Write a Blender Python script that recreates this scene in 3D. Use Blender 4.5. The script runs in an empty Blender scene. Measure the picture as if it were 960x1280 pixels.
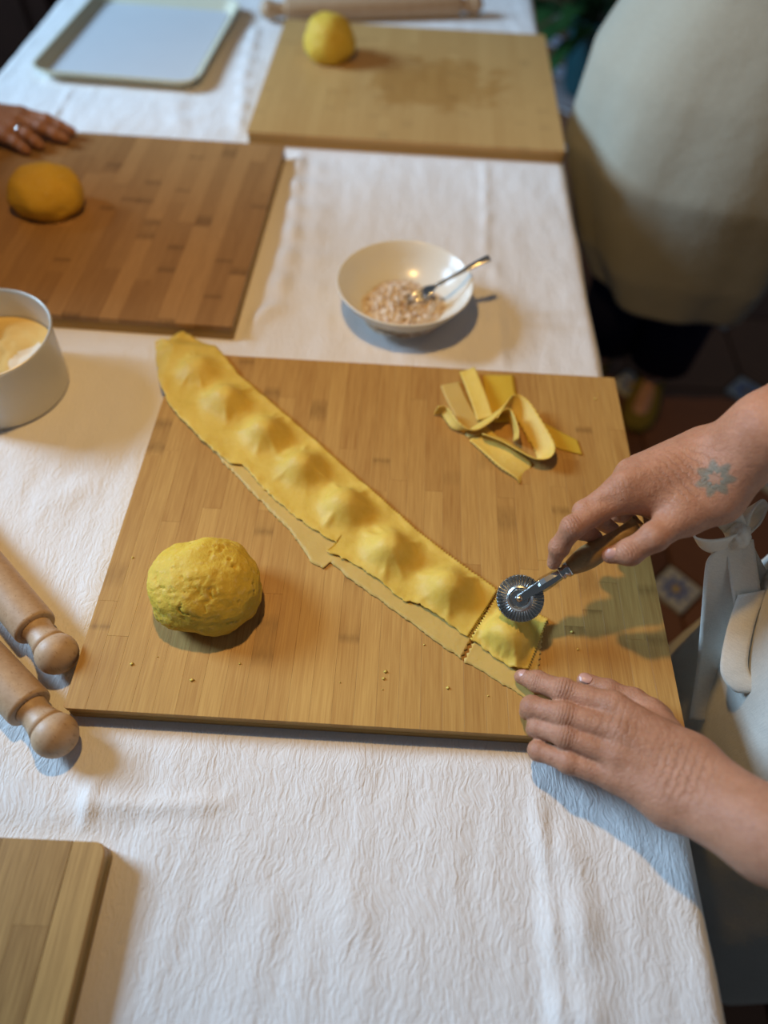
import bpy, bmesh, math, random
import numpy as np
from mathutils import Vector, Matrix, noise

random.seed(7)
PI = math.pi
SC = bpy.context.scene
COL = SC.collection
ZT = 0.75            # table surface
BT = 0.024           # board thickness

# ------------------------------------------------------------------ camera
F = 860.0            # focal length in pixels of the 960 x 1280 frame
CAM = np.array([-0.000967, -0.458451, 1.430970])
RT = np.array([[0.9982682486802024, -0.05869649194143828, 0.0039019880484599256],
               [0.05030327606218893, 0.8173702055670475, -0.5739124737002105],
               [0.030497280114345444, 0.5731148827984246, 0.8189073494728052]])
cd = bpy.data.cameras.new('camera')
cam = bpy.data.objects.new('camera', cd)
COL.objects.link(cam)
m4 = Matrix.Identity(4)
for i in range(3):
    for j in range(3):
        m4[i][j] = RT[i][j]
    m4[i][3] = CAM[i]
cam.matrix_world = m4
cd.sensor_fit = 'VERTICAL'
cd.sensor_height = 36.0
cd.sensor_width = 27.0
cd.lens = F / 1280 * 36.0
cd.clip_start = 0.02
cd.dof.use_dof = True
cd.dof.focus_distance = 0.70
cd.dof.aperture_fstop = 1.6
cd.dof.aperture_blades = 0
SC.camera = cam

# ------------------------------------------------------------------ light
SC.view_settings.view_transform = 'Standard'
SC.view_settings.look = 'None'
SC.view_settings.gamma = 1.0
SC.view_settings.exposure = 0.24
W = bpy.data.worlds.new('world')
SC.world = W
W.use_nodes = True
W.node_tree.nodes['Background'].inputs[0].default_value = (0.62, 0.72, 0.85, 1)
W.node_tree.nodes['Background'].inputs[1].default_value = 0.08


def lamp(name, kind, loc, color, energy, **kw):
    d = bpy.data.lights.new(name, kind)
    d.color = color
    d.energy = energy
    for k, v in kw.items():
        setattr(d, k, v)
    o = bpy.data.objects.new(name, d)
    o.location = loc
    COL.objects.link(o)
    return o


# warm ceiling spot above the table, outside the frame, turned to the working place
sl = lamp('ceiling_spot', 'SPOT', (-0.20, 0.18, 1.90), (1.0, 0.60, 0.19), 24.5, shadow_soft_size=0.03, spot_size=math.radians(104), spot_blend=0.6)
sl.rotation_euler = (Vector((0.06, 0.38, 0.75)) - Vector((-0.20, 0.18, 1.90))).to_track_quat('-Z', 'Y').to_euler()
# daylight through a window on the left
wp = Vector((-3.8, 1.1, 2.85))
wl = lamp('window_light', 'AREA', wp, (0.46, 0.71, 1.0), 250.0, shape='RECTANGLE', size=1.4, size_y=1.3)
wl.rotation_euler = (Vector((0.0, 0.4, 0.8)) - wp).to_track_quat('-Z', 'Y').to_euler()


# ------------------------------------------------------------------ helpers
def at(px, py, h):
    """world point at height h above the table seen at photo pixel (px, py): used to survey positions"""
    d = RT @ np.array([(px - 480) / F, -(py - 640) / F, -1.0])
    return Vector(CAM + d * ((ZT + h - CAM[2]) / d[2]))


def link(o, parent=None):
    COL.objects.link(o)
    if parent is not None:
        o.parent = parent
    return o


def tag(o, label=None, cat=None, group=None, kind=None):
    if label: o['label'] = label
    if cat: o['category'] = cat
    if group: o['group'] = group
    if kind: o['kind'] = kind
    return o


def empty(name, loc=(0, 0, 0), rz=0.0):
    o = bpy.data.objects.new(name, None)
    o.location = loc
    o.rotation_euler = (0, 0, rz)
    o.empty_display_size = 0.05
    return link(o)


def mesh_obj(name, verts, faces, mat=None, parent=None, smooth=True):
    me = bpy.data.meshes.new(name)
    me.from_pydata([tuple(v) for v in verts], [], [tuple(f) for f in faces])
    me.validate()
    if mat: me.materials.append(mat)
    if smooth: me.shade_smooth()
    me.update()
    return link(bpy.data.objects.new(name, me), parent)


def recalc(o):
    bm = bmesh.new()
    bm.from_mesh(o.data)
    bmesh.ops.recalc_face_normals(bm, faces=bm.faces)
    bm.to_mesh(o.data)
    bm.free()
    return o


def lathe(profile, n=48, M=None, cap0=True, cap1=True):
    """revolve (r, z) profile round z; M maps to place"""
    V, Fc = [], []
    for r, z in profile:
        for k in range(n):
            a = 2 * PI * k / n
            V.append(Vector((r * math.cos(a), r * math.sin(a), z)))
    for i in range(len(profile) - 1):
        for k in range(n):
            k2 = (k + 1) % n
            Fc.append((i * n + k, i * n + k2, (i + 1) * n + k2, (i + 1) * n + k))
    if cap0: Fc.append(tuple(range(n - 1, -1, -1)))
    if cap1: Fc.append(tuple(range((len(profile) - 1) * n, len(profile) * n)))
    if M is not None: V = [M @ v for v in V]
    return V, Fc


def frame_to(p, d, up=(0, 0, 1)):
    """matrix whose z axis is d at point p"""
    z = Vector(d).normalized()
    u = Vector(up)
    x = u.cross(z)
    if x.length < 1e-4: x = Vector((1, 0, 0)).cross(z)
    x.normalize()
    y = z.cross(x)
    M = Matrix.Identity(4)
    for i in range(3):
        M[i][0], M[i][1], M[i][2], M[i][3] = x[i], y[i], z[i], p[i]
    return M


def inset(poly, d):
    n = len(poly)
    out = []
    for i in range(n):
        a, b, c = Vector(poly[i - 1]), Vector(poly[i]), Vector(poly[(i + 1) % n])
        e1, e2 = (b - a).normalized(), (c - b).normalized()
        n1, n2 = Vector((-e1.y, e1.x)), Vector((-e2.y, e2.x))
        bis = n1 + n2
        bis = bis / max(bis.dot(n1), 0.3)
        out.append(b + bis * d)
    return out


def prism(poly, z0, z1, ch=0.0006):
    """closed prism over a counter-clockwise polygon with a small chamfer on top"""
    n = len(poly)
    top = inset(poly, ch)
    V = [(p[0], p[1], z0) for p in poly] + [(p[0], p[1], z1 - ch) for p in poly] + [(p[0], p[1], z1) for p in top]
    Fc = [tuple(range(n - 1, -1, -1)), tuple(range(2 * n, 3 * n))]
    for r in range(2):
        for i in range(n):
            j = (i + 1) % n
            Fc.append((r * n + i, r * n + j, (r + 1) * n + j, (r + 1) * n + i))
    return V, Fc


def rrect(w, d, r, n=6, corners=(1, 1, 1, 1)):
    out = []
    for q, (sx, sy, a0) in enumerate(((1, -1, -PI / 2), (1, 1, 0), (-1, 1, PI / 2), (-1, -1, PI))):
        if corners[q] and r > 0:
            for k in range(n + 1):
                a = a0 + PI / 2 * k / n
                out.append((sx * (w / 2 - r) + r * math.cos(a), sy * (d / 2 - r) + r * math.sin(a)))
        else:
            out.append((sx * w / 2, sy * d / 2))
    return out


def catmull(P, n):
    """n samples on a Catmull-Rom curve through points P"""
    P = [Vector(p) for p in P]
    Q = [P[0] * 2 - P[1]] + P + [P[-1] * 2 - P[-2]]
    out = []
    S = len(P) - 1
    for i in range(n):
        t = i / (n - 1) * S
        k = min(int(t), S - 1)
        u = t - k
        a, b, c, d = Q[k:k + 4]
        out.append(0.5 * ((2 * b) + (c - a) * u + (2 * a - 5 * b + 4 * c - d) * u * u + (3 * b - a - 3 * c + d) * u ** 3))
    return out


def ribbon(path, wdirs, width, thick=0.0016, n=40, m=6, edge=None, curl=0.0):
    """solid ribbon along path; wdirs gives the width direction at each control point"""
    P = catmull(path, n)
    Wd = catmull(wdirs, n)
    V, Fc = [], []
    for i in range(n):
        t = (P[min(i + 1, n - 1)] - P[max(i - 1, 0)]).normalized()
        w = Wd[i].normalized()
        nn = t.cross(w)
        nn.normalize()
        wi = width(i / (n - 1)) if callable(width) else width
        for s in (0.5, -0.5):
            for j in range(m + 1):
                f = j / m - 0.5
                off = 0.0
                if edge and j in (0, m):
                    off = edge * (1 if (i % 2) else -1) * (1 if j else -1)
                V.append(P[i] + w * (f * wi + off) + nn * (thick * s + curl * (4 * f * f - 1)))
    R = 2 * (m + 1)
    for i in range(n - 1):
        a, b = i * R, (i + 1) * R
        for j in range(m):
            Fc.append((a + j, a + j + 1, b + j + 1, b + j))
            Fc.append((a + m + 1 + j + 1, a + m + 1 + j, b + m + 1 + j, b + m + 1 + j + 1))
        Fc.append((a, b, b + m + 1, a + m + 1))
        Fc.append((a + m, a + 2 * m + 1, b + 2 * m + 1, b + m))
    for i in (0, n - 1):
        a = i * R
        for j in range(m):
            q = (a + j, a + m + 1 + j, a + m + 2 + j, a + j + 1)
            Fc.append(q if i == 0 else q[::-1])
    return V, Fc


def join(parts):
    V, Fc = [], []
    for v, f in parts:
        o = len(V)
        V += list(v)
        Fc += [tuple(i + o for i in q) for q in f]
    return V, Fc


def fbm(p, oct=4):
    return noise.fractal(p, 1.0, 2.0, oct)


def sst(a, b, x):
    t = min(max((x - a) / (b - a), 0.0), 1.0)
    return t * t * (3 - 2 * t)


# ------------------------------------------------------------------ materials
class NT:
    def __init__(s, name):
        s.m = bpy.data.materials.new(name)
        s.m.use_nodes = True
        s.t = s.m.node_tree
        s.b = s.t.nodes['Principled BSDF']

    def n(s, kind, ins=None, **kw):
        nd = s.t.nodes.new(kind)
        for k, v in kw.items():
            setattr(nd, k, v)
        for k, v in (ins or {}).items():
            s.set(nd.inputs[k], v)
        return nd

    def set(s, sock, v):
        if isinstance(v, bpy.types.NodeSocket):
            s.t.links.new(v, sock)
        else:
            sock.default_value = v

    def math(s, op, a, b=0.0, c=None, clamp=False):
        nd = s.t.nodes.new('ShaderNodeMath')
        nd.operation = op
        nd.use_clamp = clamp
        s.set(nd.inputs[0], a)
        s.set(nd.inputs[1], b)
        if c is not None: s.set(nd.inputs[2], c)
        return nd.outputs[0]

    def vmath(s, op, a, b=(0, 0, 0)):
        nd = s.t.nodes.new('ShaderNodeVectorMath')
        nd.operation = op
        s.set(nd.inputs[0], a)
        s.set(nd.inputs[1], b)
        return nd.outputs[1] if op in ('DOT_PRODUCT', 'LENGTH', 'DISTANCE') else nd.outputs[0]

    def noise(s, vec, scale, detail=3.0, rough=0.55, dist=0.0, dim='3D'):
        nd = s.n('ShaderNodeTexNoise', noise_dimensions=dim)
        if dim == '1D': s.set(nd.inputs['W'], vec)
        else: s.set(nd.inputs['Vector'], vec)
        nd.inputs['Scale'].default_value = scale
        nd.inputs['Detail'].default_value = detail
        nd.inputs['Roughness'].default_value = rough
        nd.inputs['Distortion'].default_value = dist
        return nd.outputs[0]

    def ramp(s, fac, stops, interp='LINEAR'):
        nd = s.n('ShaderNodeValToRGB', {'Fac': fac})
        cr = nd.color_ramp
        cr.interpolation = interp
        while len(cr.elements) < len(stops): cr.elements.new(0.5)
        for e, (p, c) in zip(cr.elements, stops):
            e.position = p
            e.color = (c, c, c, 1) if isinstance(c, (int, float)) else (*c, 1)
        return nd.outputs[0]

    def mix(s, fac, a, b, blend='MIX'):
        nd = s.n('ShaderNodeMix', data_type='RGBA', blend_type=blend)
        s.set(nd.inputs[0], fac)
        for k, v in ((6, a), (7, b)):
            s.set(nd.inputs[k], (*v, 1) if isinstance(v, tuple) and len(v) == 3 else v)
        return nd.outputs[2]

    def obj(s):
        return s.n('ShaderNodeTexCoord').outputs['Object']

    def pos(s):
        return s.n('ShaderNodeNewGeometry').outputs['Position']

    def scale(s, vec, xyz):
        return s.vmath('MULTIPLY', vec, xyz)

    def rand(s):
        return s.n('ShaderNodeObjectInfo').outputs['Random']

    def bump(s, h, strength, dist):
        nd = s.n('ShaderNodeBump', {'Height': h})
        nd.inputs['Strength'].default_value = strength
        nd.inputs['Distance'].default_value = dist
        s.t.links.new(nd.outputs[0], s.b.inputs['Normal'])

    def out(s, color=None, rough=0.6, metal=0.0, spec=None, sss=0.0, sssr=None, sscale=0.005, sheen=0.0):
        if color is not None: s.set(s.b.inputs['Base Color'], (*color, 1) if isinstance(color, tuple) and len(color) == 3 else color)
        s.set(s.b.inputs['Roughness'], rough)
        s.b.inputs['Metallic'].default_value = metal
        if spec is not None: s.b.inputs['Specular IOR Level'].default_value = spec
        if sss:
            s.b.inputs['Subsurface Weight'].default_value = sss
            s.b.inputs['Subsurface Radius'].default_value = sssr or (1.0, 0.35, 0.15)
            s.b.inputs['Subsurface Scale'].default_value = sscale
        if sheen: s.b.inputs['Sheen Weight'].default_value = sheen
        return s.m


def bamboo(name, c_dark, c_light, vary, node_amt, axis=1, streak=1.0, rough=0.45, stain=None):
    t = NT(name)
    o = t.obj()
    rnd = t.rand()
    offs = t.n('ShaderNodeCombineXYZ', {'X': t.math('MULTIPLY', rnd, 37.0), 'Y': t.math('MULTIPLY', rnd, 91.0), 'Z': 0.0}).outputs[0]
    v = t.vmath('ADD', o, offs)
    a, b = ((1, .035, 1), (1, .3, 1)) if axis else ((.035, 1, 1), (.3, 1, 1))
    fine = t.noise(t.scale(v, a), 620.0, 2.0, 0.6)
    mid = t.noise(t.scale(v, a), 170.0, 3.0, 0.6)
    along = t.n('ShaderNodeSeparateXYZ', {0: v}).outputs[1 if axis else 0]
    nodes = t.noise(along, 5.5, 0.0, 0.0, dim='1D')
    band = t.ramp(nodes, [(0.0, 0.0), (0.70, 0.0), (0.735, 1.0), (0.76, 0.25), (0.80, 0.0)])
    speck = t.noise(t.scale(v, b), 260.0, 2.0)
    band = t.math('MULTIPLY', band, t.math('MULTIPLY_ADD', speck, 1.4, 0.1), clamp=True)
    f = t.math('MULTIPLY_ADD', t.math('SUBTRACT', fine, 0.5), 1.1 * streak, 0.5)
    f = t.math('ADD', f, t.math('MULTIPLY', t.math('SUBTRACT', mid, 0.5), 0.9 * streak))
    f = t.math('ADD', f, t.math('MULTIPLY', t.math('SUBTRACT', rnd, 0.5), vary), clamp=True)
    c = t.mix(f, c_dark, c_light)
    c = t.mix(t.math('MULTIPLY', band, node_amt), c, tuple(x * 0.45 for x in c_dark))
    if stain:
        sc, rx, ry, amt = stain
        q = t.vmath('SUBTRACT', o, sc)
        q = t.vmath('DIVIDE', q, (rx, ry, 1))
        d = t.vmath('LENGTH', t.scale(q, (1, 1, 0)))
        nz = t.noise(o, 22.0, 3.0)
        d = t.math('ADD', d, t.math('MULTIPLY', t.math('SUBTRACT', nz, 0.5), 1.5))
        mk = t.ramp(d, [(0.0, 1.0), (0.75, 0.8), (1.0, 0.0)])
        c = t.mix(t.math('MULTIPLY', mk, amt), c, t.mix(1.0, c, (0.70, 0.55, 0.30), 'MULTIPLY'))
    t.bump(fine, 0.25, 0.0004)
    return t.out(c, rough, spec=0.35)


M = {}
M['bamboo_main'] = bamboo('bamboo_honey', (0.355, 0.172, 0.043), (0.56, 0.335, 0.098), 0.40, 0.6, streak=1.05)
M['bamboo_left'] = bamboo('bamboo_brown', (0.25, 0.125, 0.042), (0.45, 0.25, 0.092), 0.60, 0.7, streak=0.7)
M['bamboo_far'] = bamboo('bamboo_pale', (0.43, 0.245, 0.080), (0.56, 0.355, 0.135), 0.35, 0.35, streak=0.5,
                         stain=((0.05, -0.02, 0.024), 0.15, 0.13, 0.75))
M['bamboo_near'] = bamboo('bamboo_toasted', (0.23, 0.115, 0.030), (0.52, 0.31, 0.105), 0.75, 0.9, streak=1.1)
M['bamboo_edge'] = bamboo('bamboo_edge', (0.26, 0.145, 0.035), (0.42, 0.25, 0.07), 0.3, 0.0, axis=0, streak=0.8)


def beech():
    t = NT('turned_beech')
    o = t.obj()
    g = t.noise(t.scale(o, (1, 1, .06)), 160.0, 4.0, 0.6)
    fl = t.noise(t.scale(o, (1, 1, .15)), 420.0, 1.0)
    c = t.mix(g, (0.38, 0.235, 0.125), (0.60, 0.42, 0.26))
    c = t.mix(t.ramp(fl, [(0.0, 0.0), (0.63, 0.0), (0.72, 0.5)]), c, (0.30, 0.17, 0.08))
    t.bump(g, 0.2, 0.0005)
    return t.out(c, 0.5)


M['beech'] = beech()


def handle_wood():
    t = NT('olive_wood')
    o = t.obj()
    g = t.noise(o, 130.0, 4.0, 0.6, 1.5)
    return t.out(t.mix(g, (0.16, 0.085, 0.028), (0.44, 0.29, 0.12)), 0.42)


M['handle'] = handle_wood()


def cloth_mat():
    t = NT('white_crepe_cotton')
    p = t.pos()
    warp = t.noise(p, 14.0, 2.0)
    w2 = t.noise(p, 40.0, 2.0)
    v = t.vmath('ADD', p, t.n('ShaderNodeCombineXYZ', {'X': t.math('MULTIPLY', warp, 0.04), 'Y': t.math('MULTIPLY', w2, 0.02), 'Z': 0.0}).outputs[0])
    rip = t.noise(t.scale(v, (1, .26, 1)), 300.0, 2.0, 0.55, 0.6)
    rip2 = t.noise(t.scale(v, (.8, .5, 1)), 420.0, 2.0, 0.6)
    tuft = t.noise(t.scale(p, (1, .35, 1)), 26.0, 3.0)
    h = t.math('ADD', t.math('MULTIPLY', rip, 1.0), t.math('MULTIPLY', rip2, 0.35))
    h = t.math('ADD', h, t.math('MULTIPLY', tuft, 1.2))
    t.bump(h, 0.5, 0.0028)
    # a few faint oil spots
    sp = t.noise(p, 55.0, 1.0)
    c = t.mix(t.ramp(sp, [(0.0, 0.0), (0.79, 0.0), (0.86, 0.35)]), (0.78, 0.755, 0.73), (0.62, 0.50, 0.22))
    return t.out(c, 0.95, spec=0.1, sheen=0.2)


M['cloth'] = cloth_mat()


def pasta_mat(name, c0, c1, c2, bump=0.25):
    t = NT(name)
    o = t.pos()
    a = t.noise(o, 24.0, 4.0, 0.6)
    b = t.noise(o, 190.0, 3.0, 0.6)
    c = t.mix(t.ramp(a, [(0.3, 0.0), (0.7, 1.0)]), c0, c1)
    c = t.mix(t.math('MULTIPLY', b, 0.45), c, c2)
    t.bump(t.math('ADD', b, t.math('MULTIPLY', a, 2.0)), bump, 0.0015)
    return t.out(c, 0.55, spec=0.3, sss=0.25, sssr=(1.0, 0.7, 0.12), sscale=0.003)


M['pasta'] = pasta_mat('fresh_egg_pasta', (0.58, 0.375, 0.040), (0.72, 0.50, 0.085), (0.77, 0.57, 0.16))
M['pasta_low'] = pasta_mat('thin_egg_pasta', (0.54, 0.36, 0.085), (0.61, 0.425, 0.12), (0.66, 0.48, 0.18))
M['pasta_trim'] = pasta_mat('pasta_trim', (0.66, 0.435, 0.055), (0.76, 0.555, 0.13), (0.78, 0.61, 0.20))
M['pasta_trim_dark'] = pasta_mat('pasta_trim_moist', (0.58, 0.36, 0.02), (0.66, 0.44, 0.035), (0.70, 0.50, 0.08))


def dough_mat(name, c0, c1, fl):
    t = NT(name)
    o = t.obj()
    a = t.noise(o, 35.0, 4.0, 0.6)
    b = t.noise(o, 150.0, 4.0, 0.65)
    c = t.mix(a, c0, c1)
    c = t.mix(t.ramp(b, [(0.0, 0.0), (0.55, 0.0), (0.75, fl)]), c, (0.74, 0.58, 0.26))
    t.bump(t.math('ADD', t.math('MULTIPLY', a, 1.5), b), 0.45, 0.003)
    return t.out(c, 0.65, spec=0.25, sss=0.15, sssr=(1, .6, .1), sscale=0.004)


M['dough'] = dough_mat('egg_dough', (0.54, 0.355, 0.030), (0.70, 0.485, 0.065), 0.5)
M['dough_orange'] = dough_mat('egg_dough_deep', (0.56, 0.31, 0.02), (0.66, 0.40, 0.04), 0.3)


def plain(name, c, rough=0.5, metal=0.0, var=0.0, scale=40.0, spec=None, sheen=0.0, bump=0.0):
    t = NT(name)
    if var or bump:
        nz = t.noise(t.obj(), scale, 3.0)
        if bump: t.bump(nz, bump, 0.002)
        col = t.mix(nz, tuple(x * (1 - var) for x in c), tuple(min(x * (1 + var), 1) for x in c))
    else:
        col = c
    return t.out(col, rough, metal, spec, sheen=sheen)


M['steel'] = plain('polished_steel', (0.62, 0.62, 0.60), 0.16, 1.0, 0.05, 90)
M['steel_dark'] = plain('worn_steel', (0.58, 0.59, 0.58), 0.26, 1.0, 0.15, 200)
M['brass'] = plain('rivet_brass', (0.55, 0.42, 0.28), 0.3, 1.0)
M['ceramic'] = plain('white_ceramic', (0.80, 0.79, 0.72), 0.22, 0, 0.03, 20)
M['tin'] = plain('anodised_aluminium', (0.66, 0.65, 0.60), 0.42, 0.55, 0.04, 30)
M['tray'] = plain('enamel_tray', (0.60, 0.60, 0.58), 0.35, 0, 0.03, 15)
M['tray_rim'] = plain('enamel_rim', (0.66, 0.62, 0.46), 0.35, 0, 0.03, 15)
M['tray_liner'] = plain('tray_liner', (0.58, 0.59, 0.60), 0.6, 0, 0.03, 15)
M['flour'] = plain('semolina', (0.72, 0.52, 0.20), 0.95, 0, 0.08, 60, spec=0.05, bump=0.5)
M['flour_white'] = plain('white_flour', (0.80, 0.74, 0.62), 0.95, 0, 0.05, 60, spec=0.05, bump=0.5)
M['table_wood'] = plain('dark_table_wood', (0.12, 0.06, 0.03), 0.5, 0, 0.3, 30)
M['navy'] = plain('navy_cotton', (0.012, 0.014, 0.04), 0.9, 0, 0.2, 90, spec=0.1)
M['shoe'] = plain('olive_suede', (0.20, 0.16, 0.035), 0.85, 0, 0.2, 90, spec=0.1)
M['nail'] = plain('fingernail', (0.52, 0.28, 0.22), 0.35, 0, 0.05, 300)
M['hair'] = plain('grey_brown_hair', (0.16, 0.12, 0.09), 0.6, 0, 0.3, 200)
M['pot'] = plain('teal_glaze', (0.012, 0.07, 0.085), 0.4, 0, 0.2, 30)
M['soil'] = plain('potting_soil', (0.03, 0.02, 0.012), 0.95, 0, 0.3, 60)
M['saucer'] = plain('grey_saucer', (0.16, 0.14, 0.14), 0.7, 0, 0.1, 40)
M['leaf'] = plain('leaf_green', (0.02, 0.075, 0.018), 0.45, 0, 0.4, 60)
M['ring'] = plain('silver_ring', (0.75, 0.74, 0.72), 0.15, 1.0)
M['grout'] = plain('grout', (0.05, 0.03, 0.022), 0.95, 0, 0.2, 40)


def filling_mat():
    t = NT('meat_and_cheese_filling')
    o = t.obj()
    v = t.n('ShaderNodeTexVoronoi', {'Vector': o})
    v.inputs['Scale'].default_value = 230.0
    c = t.ramp(v.outputs['Color'], [(0.0, (0.30, 0.16, 0.07)), (0.25, (0.58, 0.42, 0.25)), (0.5, (0.72, 0.62, 0.50)), (0.8, (0.78, 0.70, 0.60)), (1.0, (0.42, 0.26, 0.20))])
    t.bump(t.noise(o, 120, 3), 0.6, 0.003)
    return t.out(c, 0.7)


M['filling'] = filling_mat()


def linen(name, c, scale=900.0):
    t = NT(name)
    o = t.pos()
    a = t.noise(t.scale(o, (1, 1, .12)), scale, 2.0)
    b = t.noise(t.scale(o, (.15, .15, 1)), scale, 2.0)
    big = t.noise(o, 30.0, 3.0)
    w = t.math('ADD', t.math('MULTIPLY', a, 0.5), t.math('MULTIPLY', b, 0.5))
    col = t.mix(w, tuple(x * 0.78 for x in c), tuple(min(1, x * 1.15) for x in c))
    t.bump(t.math('ADD', w, t.math('MULTIPLY', big, 3.0)), 0.35, 0.0015)
    return t.out(col, 0.92, spec=0.1, sheen=0.15)


M['linen'] = linen('grey_linen', (0.58, 0.56, 0.50))
M['linen_tie'] = linen('lightened_linen_tie', (0.76, 0.73, 0.65))  # lightened to make up for the hand's shadow on the ties
M['linen_b'] = linen('cream_linen', (0.38, 0.365, 0.29), 500.0)


def floral():
    t = NT('purple_floral_cotton')
    p = t.pos()
    v = t.n('ShaderNodeTexVoronoi', {'Vector': p})
    v.inputs['Scale'].default_value = 38.0
    d = v.outputs['Distance']
    sel = t.n('ShaderNodeSeparateColor', {0: v.outputs['Color']}).outputs[0]
    petal = t.mix(t.ramp(sel, [(0.0, 0.0), (0.6, 0.0), (0.65, 1.0)]), (0.085, 0.075, 0.36), (0.52, 0.38, 0.03))
    c = t.mix(t.ramp(d, [(0.0, 0.0), (0.40, 0.0), (0.50, 1.0)]), petal, (0.36, 0.26, 0.42))
    vein = t.noise(p, 150.0, 2.0, 0.5, 2.0)
    c = t.mix(t.ramp(vein, [(0.0, 0.5), (0.36, 0.5), (0.42, 0.0)]), c, (0.02, 0.015, 0.10))
    return t.out(c, 0.85, spec=0.1)


M['floral'] = floral()


def skin(name, c0, c1, c2, tattoo=None, creases=()):
    t = NT(name)
    o = t.pos()
    a = t.noise(o, 42.0, 3.0, 0.6)
    b = t.noise(o, 330.0, 3.0, 0.6)
    v = t.n('ShaderNodeTexVoronoi', {'Vector': o}, feature='DISTANCE_TO_EDGE')
    v.inputs['Scale'].default_value = 520.0
    c = t.mix(t.ramp(a, [(0.3, 0.0), (0.7, 1.0)]), c0, c1)
    c = t.mix(t.ramp(b, [(0.45, 0.0), (0.75, 0.5)]), c, c2)
    if tattoo:
        ctr, u, w, R = tattoo
        q = t.vmath('SUBTRACT', o, tuple(ctr))
        qx = t.math('DIVIDE', t.vmath('DOT_PRODUCT', q, tuple(u)), R)
        qy = t.math('DIVIDE', t.vmath('DOT_PRODUCT', q, tuple(w)), R)
        r = t.math('SQRT', t.math('ADD', t.math('MULTIPLY', qx, qx), t.math('MULTIPLY', qy, qy)))
        th = t.math('ARCTAN2', qy, qx)
        pet = t.math('MULTIPLY_ADD', t.math('COSINE', t.math('MULTIPLY', th, 7.0)), 0.16, 0.80)
        k = t.math('DIVIDE', r, pet)
        mk = t.ramp(k, [(0.0, 0.25), (0.30, 0.25), (0.42, 0.85), (0.75, 0.75), (0.9, 0.55), (1.0, 0.0)])
        depth = t.math('ABSOLUTE', t.vmath('DOT_PRODUCT', q, tuple(Vector(u).cross(Vector(w)))))
        mk = t.math('MULTIPLY', mk, t.math('LESS_THAN', depth, 0.02))
        c = t.mix(t.math('MULTIPLY', mk, 0.85), c, (0.09, 0.15, 0.12))
    wr = t.noise(t.scale(o, (1, 1, 1)), 130.0, 4.0, 0.65, 0.8)
    h = t.math('ADD', t.math('MULTIPLY', wr, 1.2), t.math('MULTIPLY', v.outputs[0], 0.5))
    for ctr, d, rad, per, amp in creases:
        q = t.vmath('SUBTRACT', o, tuple(ctr))
        ph = t.math('ADD', t.math('MULTIPLY', t.vmath('DOT_PRODUCT', q, tuple(d)), 2 * PI / per), t.math('MULTIPLY', wr, 11.0))
        wv = t.math('POWER', t.math('MULTIPLY_ADD', t.math('SINE', ph), 0.5, 0.5), 5.0)
        mk = t.math('SUBTRACT', 1.0, t.math('DIVIDE', t.vmath('LENGTH', q), rad), clamp=True)
        wv = t.math('MULTIPLY', wv, mk)
        h = t.math('SUBTRACT', h, t.math('MULTIPLY', wv, amp))
        c = t.mix(t.math('MULTIPLY', wv, 0.30 * amp, clamp=True), c, tuple(x * 0.55 for x in c0))
    t.bump(h, 0.5, 0.0020)
    return t.out(c, 0.5, spec=0.35, sss=0.2, sssr=(1, .35, .2), sscale=0.004)


def crz(p, q, rad, per, amp):
    p, q = at(*p), at(*q)
    return (p, (q - p).normalized(), rad, per, amp)


CREASES = [
    crz((856, 972, .096), (890, 989, .100), 0.036, 0.0065, 1.3),      # left wrist
    crz((704, 862, .076), (740, 874, .080), 0.014, 0.0030, 1.6),      # left index middle knuckle
    crz((672, 850, .055), (700, 860, .060), 0.010, 0.0026, 1.2),
    crz((706, 892, .080), (740, 902, .082), 0.013, 0.0030, 1.3),
    crz((708, 920, .075), (740, 930, .076), 0.013, 0.0030, 1.2),
    crz((770, 905, .090), (800, 920, .090), 0.030, 0.0070, 0.7),
    crz((716, 655, .164), (740, 645, .168), 0.014, 0.0032, 1.2),      # right index
    crz((778, 612, .178), (800, 605, .183), 0.018, 0.0045, 0.7),
    crz((860, 590, .208), (900, 560, .213), 0.040, 0.0065, 0.9),      # right wrist
    crz((789, 688, .156), (810, 678, .158), 0.012, 0.0030, 1.0),
]
tat_c = at(894, 598, 0.203)
tat_n = (Vector(CAM) - tat_c).normalized()
tat_u = Vector((1, 0, 0)) - tat_n * tat_n.x
tat_u.normalize()
tat_w = tat_n.cross(tat_u)
M['skin_cook'] = skin('tanned_skin', (0.36, 0.168, 0.092), (0.455, 0.228, 0.138), (0.30, 0.12, 0.073), (tat_c, tat_u, tat_w, 0.019), CREASES)
M['skin_b'] = skin('light_skin', (0.50, 0.27, 0.19), (0.56, 0.33, 0.24), (0.45, 0.22, 0.16))
M['skin_c'] = skin('warm_brown_skin', (0.36, 0.16, 0.08), (0.44, 0.21, 0.11), (0.32, 0.13, 0.06))


def terracotta():
    t = NT('terracotta')
    o = t.pos()
    r = t.rand()
    a = t.noise(o, 9.0, 4.0, 0.6)
    c = t.mix(t.math('MULTIPLY_ADD', t.math('SUBTRACT', a, 0.5), 0.8, r, clamp=True), (0.12, 0.048, 0.022), (0.21, 0.09, 0.04))
    t.bump(a, 0.2, 0.003)
    return t.out(c, 0.5)


M['terracotta'] = terracotta()


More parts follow.
